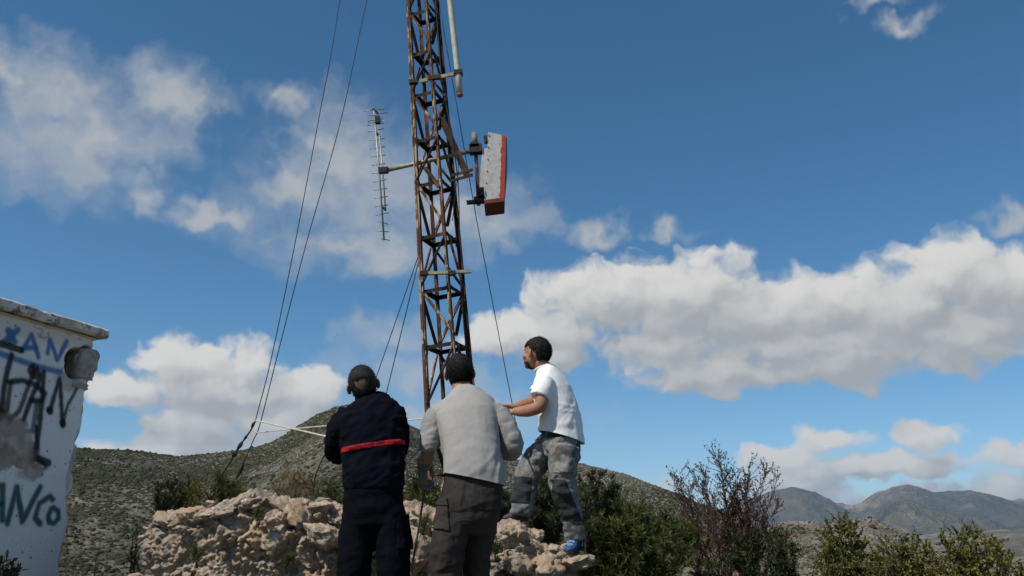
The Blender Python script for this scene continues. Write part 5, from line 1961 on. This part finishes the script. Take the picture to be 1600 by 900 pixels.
def build_white():
    Y0 = 6.5
    J = lambda x, y, d=0.0: P(x, y, Y0 + d)
    root = thing('person', 'man in white T-shirt standing on the rocks and hauling a rope, seen from the side', 'person', (J(860, 850).x, Y0, 1.48))
    tee = cloth('white_cotton', (0.80, 0.80, 0.80), (0.76, 0.76, 0.76), 5.0, 0.92, crease=0.13)
    tro = cloth('faded_grey_work_trousers', (0.22, 0.23, 0.235), (0.10, 0.108, 0.112), 12.0, 0.9,
                extra=[((0.26, 0.235, 0.19), 5.0, 0.52, 0.66, 0.7, (1.0, 4.0, 2.0)), ((0.055, 0.047, 0.04), 6.0, 0.54, 0.62, 0.75, (6.0, 2.0, 1.0))])
    drk = cloth('dark_knee_panel', (0.035, 0.042, 0.045), (0.022, 0.026, 0.03), 12.0, 0.9)
    fd = Vector((-0.84, 0.54, 0)).normalized()             # the way his chest faces
    side = Vector((0.54, 0.84, 0.0)).normalized()          # towards his far shoulder
    H = J(838, 553, 0.02)
    HS = 1.07
    f, u = Vector((-0.78, 0.60, 0.10)), Vector((0.08, 0.02, 1.0))
    torso = loft([J(878, 708, 0.0), J(877, 676, 0.0), J(874, 655, 0.0), J(869, 632, 0.0), J(863, 610, 0.0), J(859, 595, 0.0), J(855, 583, 0.0), J(850, 574, 0.01)],
                 [(0.184, 0.160), (0.178, 0.152), (0.178, 0.150), (0.182, 0.145), (0.188, 0.130), (0.178, 0.108), (0.115, 0.085), (0.064, 0.064)], side, 28, 2.3)
    near, nr = smooth_chain([J(853, 594, -0.14), J(848, 608, -0.18), J(843, 621, -0.20)], [0.070, 0.073, 0.076])
    far, fr = smooth_chain([J(858, 592, 0.15), J(846, 606, 0.16), J(838, 616, 0.16)], [0.068, 0.070, 0.070])
    V, N, F = union([torso, loft(near, nr, (0, 1, 0), 18), loft(far, fr, (0, 1, 0), 16)], 0.0095, 5)
    low = np.clip((J(870, 610).z - V[:, 2]) / 0.3, 0, 1)
    w = 0.0075 * folds(V, (0.7, 0, 0.75), 1.8, 9, 71) * (0.2 + 0.8 * low) + 0.004 * folds(V, (1, 0, 0.1), 3, 13, 73) * low + 0.002 * fbm(V * 20, 2, seed=76)
    V = V + N * w[:, None]
    V, F = cut(V, F, [(J(878, 681, -0.1), Vector((-0.27, 0.0, -1)))])
    put('t_shirt', V, F, tee, root, True)
    ring = []
    c0 = J(850, 576, 0.01)
    for k in range(33):
        an = 2 * math.pi * k / 32
        ring.append(c0 + side * (0.068 * math.cos(an)) + fd * (0.070 * math.sin(an)) - Vector((0, 0, 0.02 * math.sin(an))))
    Vc, Fc = tube(ring, 0.0075, 8, False)
    put('neckband', Vc, Fc, tee, root, True)
    # trousers
    pel = loft([J(877, 662, 0.0), J(878, 682, 0.0), J(878, 700, 0.0), J(874, 716, 0.02)], [(0.135, 0.112), (0.146, 0.128), (0.150, 0.132), (0.13, 0.11)], side, 22, 2.4)
    fl, flr = smooth_chain([J(866, 694, 0.10), J(844, 714, 0.13), J(827, 738, 0.14), J(819, 772, 0.12), J(813, 804, 0.10)], [(0.106, 0.112), (0.098, 0.102), (0.086, 0.09), (0.066, 0.074), (0.064, 0.074)])
    rl, rlr = smooth_chain([J(882, 700, -0.07), J(880, 730, -0.09), J(880, 760, -0.10), J(892, 802, -0.06), J(902, 840, -0.02)], [(0.116, 0.12), (0.104, 0.108), (0.086, 0.09), (0.070, 0.078), (0.062, 0.074)])
    V3, N3, F3 = union([pel, loft(fl, flr, (0, 1, 0), 18), loft(rl, rlr, (0, 1, 0), 18)], 0.0105, 5)
    w = 0.012 * folds(V3, (1, 0.2, 0.35), 3.5, 12, 81) + 0.006 * folds(V3, (1, 0, -0.5), 4, 17, 83) + 0.004 * folds(V3, (0.3, 0, 1), 4, 18, 85) + 0.002 * fbm(V3 * 18, 2, seed=86)
    V3 = V3 + N3 * w[:, None]
    put('trousers', V3, F3, tro, root, True)
    zb = J(884, 681).z
    patch('belt', V3, F3, [(Vector((0, 0, zb + 0.034)), Vector((0, 0, 1))), (Vector((0, 0, zb - 0.024)), Vector((0, 0, -1)))], simple('black_belt', (0.012, 0.012, 0.013), 0.5), root, 0.003)
    # dark reinforced panels: shin of the leading leg, side and shin of the rear leg
    midx = J(856, 760).x
    for nm, z1, z0, lo, hi, a0, a1 in (('knee_panel', 742, 784, None, J(826, 760), -1, 0),):
        patch(nm, V3, F3, [(Vector((0, 0, J(820, z1).z)), Vector((0.1, 0, 1))), (Vector((0, 0, J(820, z0).z)), Vector((-0.1, 0, -1))), (J(830, 760), Vector((1, 0, -0.12))), (Vector((midx, 0, 0)), Vector((1, 0, 0)))], drk, root, 0.004)
    patch('knee_panel', V3, F3, [(Vector((0, 0, J(880, 752).z)), Vector((0, 0, 1))), (Vector((0, 0, J(880, 815).z)), Vector((0, 0, -1))), (J(862, 760), Vector((-1, 0, 0.1))), (J(897, 790), Vector((1, 0, 0.42)))], drk, root, 0.004)
    patch('cargo_pocket', V3, F3, [(Vector((0, 0, J(880, 706).z)), Vector((0, 0, 1))), (Vector((0, 0, J(880, 742).z)), Vector((0, 0, -1))), (J(864, 760), Vector((-1, 0, 0))), (J(894, 720), Vector((1, 0, 0.1))), (Vector((0, Y0 - 0.1, 0)), Vector((0, 1, 0)))], tro, root, 0.008)
    # body
    fx, ux, rx = frame(f, u)
    parts = head_parts(H, f, u, HS)
    parts.append(loft([J(857, 596, 0.0), J(851, 578, 0.01), H - ux * 0.055 - fx * 0.032], [(0.08, 0.07), (0.062, 0.064), (0.058, 0.062)], side, 16))
    parts.append(loft([J(882, 705, 0.0), J(876, 660, 0.0), J(866, 615, 0.0), J(858, 590, 0.0)], [(0.13, 0.10), (0.135, 0.105), (0.15, 0.095), (0.09, 0.07)], side, 18))
    wn, wf = J(803, 643, -0.06), J(801, 637, 0.06)
    a1, r1 = smooth_chain([J(854, 594, -0.13), J(848, 614, -0.19), J(844, 634, -0.21), J(828, 641, -0.16), J(814, 643, -0.10), wn], [0.050, 0.055, 0.048, 0.047, 0.040, 0.029])
    a2, r2 = smooth_chain([J(858, 594, 0.14), J(842, 614, 0.17), J(831, 627, 0.16), J(818, 633, 0.12), wf], [0.050, 0.053, 0.047, 0.043, 0.029])
    parts.append(loft(a1, r1, (0, 1, 0), 16))
    parts.append(loft(a2, r2, (0, 1, 0), 16))
    parts += hand_parts(wn, (-1, 0.12, 0.02), (0.05, -0.5, 0.85), -1, 1.0, 1.0)
    parts += hand_parts(wf, (-1, 0.02, -0.03), (0.05, 0.55, 0.80), 1, 1.0, 1.0)
    for leg in (fl, rl):
        parts.append(loft(leg, [0.066] * len(leg), (0, 1, 0), 12))
    V4, N4, F4 = union(parts, 0.0062, 3)
    put('body', V4, F4, SKIN, root, True)
    eyes(H, f, u, root, HS)
    hm = hair_mat('black_hair_short', (0.005, 0.0045, 0.004), (0.014, 0.012, 0.011))

    def keep(x, y, z):
        return ((y < 0.012) | (z > 0.052)) & (z > -0.066) & ((y < -0.050) | (z > 0.010))
    shell('hair', H, f, u, (0.086, 0.111, 0.107), keep, hm, root, (-0.006, 0.020), 0.0022, 25, HS, strands=9000, length=0.018, lift=0.28)

    def keepb(x, y, z):
        return (z < -0.060) & (y > 0.02) & (z < -0.03 - 0.35 * (0.06 - y)) & ~((np.abs(x) < 0.02) & (z > -0.062) & (z < -0.05))
    shell('beard', H - Vector((0, 0, 0.0)), f, u, (0.0545, 0.0635, 0.0575), keepb, hair_mat('short_dark_beard', (0.022, 0.015, 0.012), (0.05, 0.035, 0.028)), root, (0.030, -0.054), 0.001, 26, HS, strands=900, length=0.008, lift=0.3)
    b1 = simple('navy_trainer', (0.022, 0.028, 0.060), 0.7, 0.2, 60.0, 0.3, 0.003, col2=(0.09, 0.03, 0.045))
    b2 = simple('blue_trainer', (0.03, 0.12, 0.32), 0.7, 0.2, 50.0, 0.4, 0.004, col2=(0.012, 0.035, 0.09))
    h1, t1 = J(822, 814, 0.10), J(786, 816, 0.14)
    shoe('trainer', h1, t1, (0, 0, 1), b1, M_SOLE, root, 0.052)
    h2, t2 = J(905, 858, 0.04), J(884, 866, -0.17)
    shoe('trainer', h2, t2, (0, 0, 1), b2, M_SOLE, root, 0.054)
    for k in range(4):
        fa = (t2 - h2).normalized()
        c = h2 + fa * (0.09 + 0.03 * k) + Vector((0, 0, 0.098 - 0.014 * k))
        r_ = fa.cross(Vector((0, 0, 1)))
        Vl, Fl = tube([c - r_ * 0.03, c + Vector((0, 0, 0.008)), c + r_ * 0.03], 0.005, 6)
        put('lace', Vl, Fl, simple('pale_lace', (0.30, 0.45, 0.62), 0.8) if k == 0 else bpy.data.materials['pale_lace'], root)
    return wn, wf


build_navy()
build_grey()
WN, WF = build_white()


# ------------------------------------------------------------------ ropes
def build_ropes():
    m, T, b = material('white_rope')
    p = obj_coord(T)
    wv = T.node('ShaderNodeTexWave', wave_type='BANDS')
    T.put(wv.inputs['Vector'], p)
    wv.inputs['Scale'].default_value = 60.0
    wv.inputs['Distortion'].default_value = 2.0
    n = T.noise(p, 30.0, 3.0, 0.6)
    set_bsdf(T, b, T.mix(T.ss(n, 0.35, 0.7), (0.66, 0.62, 0.56), (0.44, 0.39, 0.33)), 0.9, wv.outputs[0], 0.6, 0.004, 0.2)
    a = P(399, 657, 8.28)
    hands1 = P(552, 686, 5.42)
    cable('rope', spline([a, P(440, 666, 7.4), P(480, 675, 6.5), P(516, 683, 5.75), hands1, P(585, 690, 5.40), P(590, 730, 5.36), P(588, 800, 5.36), P(592, 860, 5.38)]), 0.0066, m, 'white rope from the left stay down to the hands of the man in navy', 'rope')
    g1 = WN + Vector((-0.085, 0.035, -0.012))
    g2 = WF + Vector((-0.085, 0.0, -0.012))
    cable('rope', spline([P(394, 672, 8.3), P(400, 676, 8.28), P(405, 676, 8.25), P(450, 671, 7.9), P(516, 665, 7.5), P(640, 656, 7.0), P(700, 652, 6.8), g2 + Vector((-0.10, 0.05, -0.01)), g2, g1, g1 + Vector((0.02, -0.05, -0.05)), P(788, 690, 6.2), P(780, 740, 6.1), P(768, 815, 6.05), P(752, 850, 6.0)]), 0.0062, m,
          'white rope stretched behind the men to the hands of the man in white', 'rope')
    cable('rope', spline([P(663, 748, 5.4), P(662, 775, 5.42), P(656, 812, 5.5), P(650, 850, 5.55), P(644, 885, 5.6), P(640, 930, 5.6)]), 0.0075, simple('grey_rope', (0.16, 0.145, 0.125), 0.9, 0.2, 60.0, 0.5, 0.004),
          'grey rope hanging from the glove of the man in grey', 'rope')
    cable('rope', spline([P(640, 812, 6.0), P(648, 810, 5.96), P(654, 812, 5.95), P(656, 822, 5.95), P(652, 834, 5.95), P(648, 846, 5.95), P(652, 853, 5.97), P(648, 862, 6.0)]), 0.0095, simple('pinkish_rope', (0.52, 0.37, 0.30), 0.9, 0.15, 60.0, 0.5, 0.004),
          'short pinkish rope end curling over the rocks between two men', 'rope')


build_ropes()


# ------------------------------------------------------------------ shrubs and herbs
def leaf_mat(name, cols, trans=0.25, rough=0.6):
    m, T, b = material(name)
    at = T.node('ShaderNodeAttribute', attribute_name='tone').outputs['Fac']
    r = T.node('ShaderNodeValToRGB')
    el = r.color_ramp.elements
    el[0].position, el[0].color = 0.0, (*cols[0], 1)
    el[1].position, el[1].color = 1.0, (*cols[-1], 1)
    for i, c in enumerate(cols[1:-1]):
        e = el.new((i + 1) / (len(cols) - 1))
        e.color = (*c, 1)
    T.put(r.inputs[0], at)
    set_bsdf(T, b, r.outputs[0], rough, spec=0.25)
    tr = T.node('ShaderNodeBsdfTranslucent')
    T.put(tr.inputs[0], r.outputs[0])
    mx = T.node('ShaderNodeMixShader')
    mx.inputs[0].default_value = trans
    out = [n for n in m.node_tree.nodes if n.type == 'OUTPUT_MATERIAL'][0]
    T.l.new(b.outputs[0], mx.inputs[1])
    T.l.new(tr.outputs[0], mx.inputs[2])
    T.l.new(mx.outputs[0], out.inputs[0])
    return m


def bush(name, label, base, tips, spread, twigs, per_twig, leaf_len, leaf_w, leafm, barkm, seed, cat='shrub', group=None, stem_r=0.012, twig_len=0.22, start=0.35, up=0.5, shape='blade', tone_bias=0.0, droop=0.0, fluff=0.9):
    """limbs from the base to each tip, twigs off the limbs, leaves off the twigs"""
    rng = np.random.default_rng(seed)
    base = Vector(base)
    if name != 'grass_tuft':
        base.z = stand_z(base.x, base.y)
    root = thing(name, label, cat, base, group)
    BV, BF = [], []
    LP, LD, LT = [], [], []

    def add(vf):
        o = len(BV)
        BV.extend(vf[0])
        BF.extend([[i + o for i in f] for f in vf[1]])
    for (tip, w) in tips:
        tip = Vector(tip)
        b0 = base + Vector((rng.uniform(-spread, spread) * 0.3, rng.uniform(-spread, spread) * 0.3, 0))
        mid = b0.lerp(tip, 0.45) + Vector((rng.uniform(-1, 1), rng.uniform(-1, 1), rng.uniform(0, 1))) * (0.10 * (tip - b0).length) + Vector((0, 0, 0.06))
        pts = spline([b0, mid, tip], 6)
        n = len(pts)
        add(tube(pts, [stem_r * w * (1 - 0.8 * i / (n - 1)) for i in range(n)], 5))
        clump = rng.random()
        for k in range(int(twigs * w)):
            t = start + (1 - start) * rng.random() ** 0.8
            i = min(int(t * (n - 1)), n - 2)
            p0 = pts[i].lerp(pts[i + 1], t * (n - 1) - i)
            ax = (pts[i + 1] - pts[i]).normalized()
            d = Vector(rng.normal(size=3)).normalized()
            d = (d * fluff + ax * 0.55 + Vector((0, 0, up))).normalized()
            L = twig_len * rng.uniform(0.45, 1.1) * (1.15 - 0.5 * t)
            p1 = p0 + d * L * 0.55
            p2 = p1 + (d + Vector((rng.uniform(-.4, .4), rng.uniform(-.4, .4), rng.uniform(-.1, .5) - droop))).normalized() * L * 0.45
            add(tube([p0, p1, p2], [stem_r * 0.25, stem_r * 0.2, stem_r * 0.08], 3, False))
            m = max(2, int(per_twig * rng.uniform(0.6, 1.3)))
            tt = rng.random(m) ** 0.7
            q = np.where((tt < 0.55)[:, None], np.array(p0) + np.outer(tt / 0.55, np.array(p1 - p0)), np.array(p1) + np.outer((tt - 0.55) / 0.45, np.array(p2 - p1)))
            dd = rng.normal(size=(m, 3)) * 0.75 + np.array(d) * 0.9 + np.array((0, 0, 0.25))
            LP.append(q)
            LD.append(dd)
            LT.append(np.clip(0.45 + tone_bias + 0.3 * (clump - 0.5) + 0.22 * rng.normal() + 0.16 * rng.normal(size=m), 0, 1))
    put('branches', BV, BF, barkm, root)
    Pn, Dn, Tn = np.concatenate(LP), np.concatenate(LD), np.concatenate(LT)
    n = len(Pn)
    V, F, tn = leaves(Pn, Dn, leaf_len * rng.uniform(0.6, 1.25, n), leaf_w * rng.uniform(0.7, 1.2, n), rng, Tn, shape)
    o = put('foliage', V, F, leafm, root)
    at = o.data.attributes.new('tone', 'FLOAT', 'POINT')
    at.data.foreach_set('value', tn.astype(np.float32))
    return root


PINE = leaf_mat('pine_green_needles', [(0.028, 0.038, 0.010), (0.080, 0.102, 0.022), (0.155, 0.175, 0.045)])
DARKG = leaf_mat('dark_juniper_needles', [(0.018, 0.028, 0.012), (0.042, 0.062, 0.022), (0.085, 0.105, 0.036)])
OLIVE = leaf_mat('olive_green_leaves', [(0.060, 0.066, 0.016), (0.165, 0.165, 0.042), (0.29, 0.255, 0.08)], 0.3)
BROWN = leaf_mat('dry_brown_leaves', [(0.038, 0.017, 0.015), (0.085, 0.038, 0.032), (0.16, 0.085, 0.065)], 0.15)
GRASS = leaf_mat('tough_grass', [(0.045, 0.055, 0.013), (0.11, 0.115, 0.028), (0.19, 0.165, 0.06)], 0.25)
STRAW = leaf_mat('straw_grass', [(0.10, 0.065, 0.03), (0.19, 0.14, 0.07), (0.27, 0.21, 0.11)], 0.2)
BARK = simple('grey_brown_bark', (0.085, 0.06, 0.045), 0.9, 0.2, 30.0, 0.5, 0.004)
BARKD = simple('dark_twig_bark', (0.075, 0.046, 0.036), 0.9, 0.2, 30.0, 0.5, 0.004)


def tips_px(pts, Y, depth, seed):
    rng = random.Random(seed)
    return [(P(x, y, Y + rng.uniform(-depth, depth)), w) for x, y, w in pts]


# green pine-like bush right of the man in white
bush('green_bush', 'dense bright green needle bush just right of the man in white', P(975, 960, 6.6), tips_px(
    [(925, 822, 1), (945, 795, 1), (957, 772, 1), (975, 788, 1), (1000, 800, 1), (1022, 822, 1), (1040, 815, .9), (990, 830, 1), (960, 830, 1), (1055, 835, 1), (1075, 830, .8),
     (925, 850, 1), (1010, 850, 1), (1065, 868, 1), (940, 880, 1), (985, 880, 1), (1030, 890, 1), (915, 835, .8), (1090, 850, .8), (905, 885, .8), (1000, 840, 1), (970, 805, 1)], 6.6, 0.28, 1),
     0.5, 58, 30, 0.052, 0.0036, PINE, BARK, 201, stem_r=0.012, twig_len=0.21, start=0.25, up=0.55)
# dark upright juniper sprigs behind him
bush('juniper_bush', 'dark spiky juniper behind the rear leg of the man in white', P(915, 900, 7.6), tips_px(
    [(905, 752, .8), (924, 738, .9), (938, 742, .8), (930, 765, .8), (912, 775, .8), (900, 785, .8)], 7.6, 0.2, 2),
    0.3, 26, 24, 0.046, 0.0038, DARKG, BARKD, 202, twig_len=0.13, start=0.45, up=0.8)
bush('juniper_bush', 'dark green juniper seen between the legs of the man in white', P(850, 900, 7.5), tips_px(
    [(835, 775, 1), (850, 755, 1), (862, 770, 1), (845, 790, 1), (868, 795, 1), (858, 815, 1), (838, 808, 1), (872, 830, 1), (850, 835, 1), (880, 810, .8)], 7.5, 0.25, 3),
    0.4, 50, 26, 0.050, 0.0038, DARKG, BARKD, 203, twig_len=0.20, start=0.2, up=0.5)
bush('juniper_bush', 'low dark bush in the gap left of the leading foot of the man in white', P(782, 880, 7.6), tips_px(
    [(775, 770, 1), (790, 780, 1), (770, 790, 1), (785, 800, 1), (800, 785, .8), (765, 800, .8)], 7.6, 0.2, 4),
    0.3, 26, 14, 0.05, 0.0045, DARKG, BARKD, 204, twig_len=0.16, start=0.3)
# shrubs seen between the man in navy and the man in grey
bush('juniper_bush', 'green bush behind the wall between the navy and the grey man', P(655, 860, 7.2), tips_px(
    [(640, 760, 1), (650, 742, 1), (662, 755, 1), (672, 765, 1), (682, 775, 1), (648, 780, 1), (665, 785, 1), (690, 790, .8), (635, 775, .8)], 7.2, 0.2, 5),
    0.3, 26, 14, 0.05, 0.0045, PINE, BARKD, 205, twig_len=0.16, start=0.3, tone_bias=-0.12)

# dry brown shrub
def dry_shrub():
    rng = random.Random(8)
    tips = []
    for (x, y, w) in [(1118, 705, 1.2), (1125, 715, 1), (1098, 722, 1), (1085, 730, 1), (1062, 728, 1), (1050, 735, 1), (1075, 750, 1), (1140, 725, 1), (1150, 735, 1), (1165, 745, 1), (1105, 745, 1),
                      (1130, 745, 1), (1170, 720, 1), (1200, 728, .9), (1215, 735, .9), (1190, 750, .8), (1180, 770, 1), (1060, 770, 1), (1045, 780, .8), (1150, 770, 1), (1110, 775, 1), (1090, 790, 1),
                      (1130, 800, 1), (1165, 800, 1), (1195, 800, 1), (1215, 780, .7), (1210, 820, 1), (1070, 815, 1), (1185, 835, 1), (1230, 830, .8), (1140, 790, 1), (1120, 765, 1)]:
        tips.append((P(x, y + 8, 7.4 + rng.uniform(-.35, .35)), w * rng.uniform(0.6, 1.15)))
    bush('dry_shrub', 'tall dry brown shrub with bare twigs against the sky', P(1135, 960, 7.4), tips, 0.35, 50, 14, 0.018, 0.0046, BROWN, BARKD, 206, stem_r=0.008, twig_len=0.24, start=0.34, up=0.5, shape='leaf', fluff=0.95)


dry_shrub()
bush('green_bush', 'dark low green bush at the foot of the dry brown shrub', P(1195, 960, 7.0), tips_px(
    [(1150, 850, 1), (1175, 838, 1), (1200, 835, 1), (1220, 845, 1), (1240, 860, 1), (1130, 870, 1), (1165, 880, 1), (1205, 880, 1), (1235, 890, 1), (1105, 885, 1), (1085, 895, 1)], 7.0, 0.25, 9),
    0.4, 44, 26, 0.046, 0.0038, DARKG, BARKD, 207, twig_len=0.17, start=0.2)
# leafy shrubs, lower right
bush('leafy_shrub', 'yellow green leafy shrub, leftmost of three at lower right', P(1325, 980, 8.6), tips_px(
    [(1295, 822, 1), (1312, 812, 1.1), (1328, 822, 1), (1300, 845, 1), (1340, 838, 1), (1350, 855, 1), (1320, 860, 1), (1290, 865, .8), (1365, 870, .9), (1335, 882, 1), (1305, 890, 1), (1360, 892, 1), (1280, 884, .9), (1378, 893, .9), (1270, 897, .8)], 8.6, 0.3, 10),
    0.8, 54, 22, 0.030, 0.0085, OLIVE, BARK, 208, twig_len=0.26, start=0.3, shape='leaf', up=0.15, fluff=1.3)
bush('leafy_shrub', 'darker leafy shrub, middle one of three at lower right', P(1420, 990, 8.4), tips_px(
    [(1385, 858, 1), (1405, 845, 1), (1425, 840, 1), (1445, 850, 1), (1400, 870, 1), (1430, 868, 1), (1460, 872, 1), (1380, 885, 1), (1415, 890, 1), (1450, 892, 1), (1375, 870, .8), (1475, 888, .8), (1362, 888, .9), (1488, 894, .9)], 8.4, 0.3, 11),
    0.8, 54, 22, 0.030, 0.0085, OLIVE, BARK, 209, twig_len=0.26, start=0.25, shape='leaf', tone_bias=-0.08, up=0.15, fluff=1.3)
bush('leafy_shrub', 'broad yellow green leafy shrub, rightmost of three at lower right', P(1525, 990, 8.3), tips_px(
    [(1480, 845, 1), (1500, 835, 1), (1525, 836, 1.1), (1548, 842, 1), (1560, 860, 1), (1490, 865, 1), (1520, 862, 1), (1545, 875, 1), (1575, 882, 1), (1500, 885, 1), (1530, 892, 1), (1590, 895, .9), (1470, 880, .9), (1460, 892, .9), (1604, 892, .9)], 8.3, 0.3, 12),
    0.8, 54, 22, 0.030, 0.0085, OLIVE, BARK, 210, twig_len=0.26, start=0.25, shape='leaf', up=0.15, fluff=1.3)
# growth on top of the left part of the wall and beside it
bush('broom_bush', 'low green broom growing behind the left end of the wall', P(280, 840, 7.3), tips_px(
    [(248, 768, 1), (262, 760, 1), (280, 757, 1), (298, 757, 1), (315, 758, 1), (330, 762, 1), (255, 782, 1), (272, 778, 1), (295, 776, 1), (315, 776, 1), (335, 775, 1), (243, 785, .8), (305, 765, 1)], 7.3, 0.25, 13),
    0.8, 24, 14, 0.060, 0.004, GRASS, BARKD, 211, twig_len=0.15, start=0.35, up=0.9)
bush('broom_bush', 'small upright green sprig below the stay anchors', P(352, 820, 7.4), tips_px(
    [(340, 752, 1), (344, 748, 1), (350, 756, 1), (362, 760, 1), (372, 764, 1), (336, 765, .8), (380, 770, .7)], 7.4, 0.2, 14),
    0.4, 22, 13, 0.055, 0.004, PINE, BARKD, 212, twig_len=0.12, start=0.35, up=0.9, tone_bias=-0.15)
bush('broom_bush', 'yellow green herb hanging at the left end of the wall', P(208, 915, 6.9), tips_px(
    [(207, 838, 1), (213, 848, 1), (202, 858, 1), (210, 868, 1)], 6.9, 0.15, 15),
    0.2, 10, 9, 0.04, 0.004, GRASS, BARKD, 213, twig_len=0.12, start=0.2)
bush('dry_grass', 'tuft of straw coloured grass on the wall left of the man in navy', P(462, 800, 7.0), tips_px(
    [(440, 752, 1), (452, 748, 1), (465, 752, 1), (478, 755, 1), (430, 762, .8), (490, 762, .8)], 7.0, 0.2, 16),
    0.5, 20, 10, 0.07, 0.003, STRAW, STRAW, 214, cat='grass', twig_len=0.10, start=0.3, up=1.2, stem_r=0.004)
bush('broom_bush', 'small green herb on the wall beside the elbow of the man in navy', P(520, 810, 6.8), tips_px(
    [(508, 768, 1), (516, 762, 1), (524, 766, 1), (500, 772, .8), (530, 772, .8), (486, 775, .7)], 6.8, 0.15, 17),
    0.3, 18, 12, 0.045, 0.0042, PINE, BARKD, 215, twig_len=0.10, start=0.3)
for k, (x, y, Y, lab) in enumerate(((402, 815, 6.13, 'small green tuft in the upper face of the rubble wall'), (306, 878, 6.12, 'small green tuft low on the left part of the rubble wall'),
                                     (448, 888, 6.10, 'small green tuft at the bottom of the wall left of the navy man'), (776, 866, 6.1, 'green tuft between the rocks below the leading foot'),
                                     (662, 830, 6.1, 'dark green tuft between the rocks behind the hanging rope'))):
    r0 = random.Random(k)
    bush('grass_tuft', lab, P(x, y + 10, Y), [(P(x + r0.uniform(-9, 9), y - r0.uniform(2, 16), Y - 0.03), 0.8) for _ in range(6)],
         0.04, 9, 9, 0.032, 0.003, GRASS, BARKD, 230 + k, cat='grass', twig_len=0.05, start=0.1, stem_r=0.003)
# thin dry stalk in front of the far slope, at the hut
bush('dry_stalk', 'single thin dry stalk between the hut and the wall', P(157, 930, 7.4), [(P(158, 838, 7.4), 1)], 0.02, 12, 4, 0.02, 0.003, STRAW, BARK, 240, cat='plant', stem_r=0.006, twig_len=0.05, start=0.5)
# dark stiff-leaved plant in the bottom left corner
bush('dark_plant', 'dark stiff plant at the foot of the hut in the bottom left corner', P(2, 960, 5.2), [(P(22, 871, 5.2), 1), (P(8, 868, 5.2), 1), (P(12, 890, 5.2), 1), (P(-8, 872, 5.2), 1), (P(20, 898, 5.2), 1), (P(28, 894, 5.25), .8), (P(-15, 890, 5.2), 1)],
     0.1, 7, 6, 0.05, 0.010, DARKG, BARKD, 241, cat='plant', stem_r=0.012, twig_len=0.07, start=0.5, shape='leaf', tone_bias=-0.3)


# ------------------------------------------------------------------ the air between here and the mountains
def build_haze():
    m = bpy.data.materials.new('haze_air')
    m.use_nodes = True
    t = m.node_tree
    t.nodes.clear()
    out = t.nodes.new('ShaderNodeOutputMaterial')
    v = t.nodes.new('ShaderNodeVolumePrincipled')
    v.inputs['Color'].default_value = (0.58, 0.78, 1.0, 1)
    v.inputs['Density'].default_value = HAZE
    v.inputs['Anisotropy'].default_value = 0.1
    t.links.new(v.outputs[0], out.inputs['Volume'])
    V, F = box((0, 0, 120), (1, 0, 0), (0, 1, 0), (0, 0, 1), 17000, 17000, 420)
    o = link('haze', mesh_np('haze', np.array([tuple(x) for x in V]), F, m))
    o['kind'] = 'stuff'


HAZE = 0.000078
build_haze()
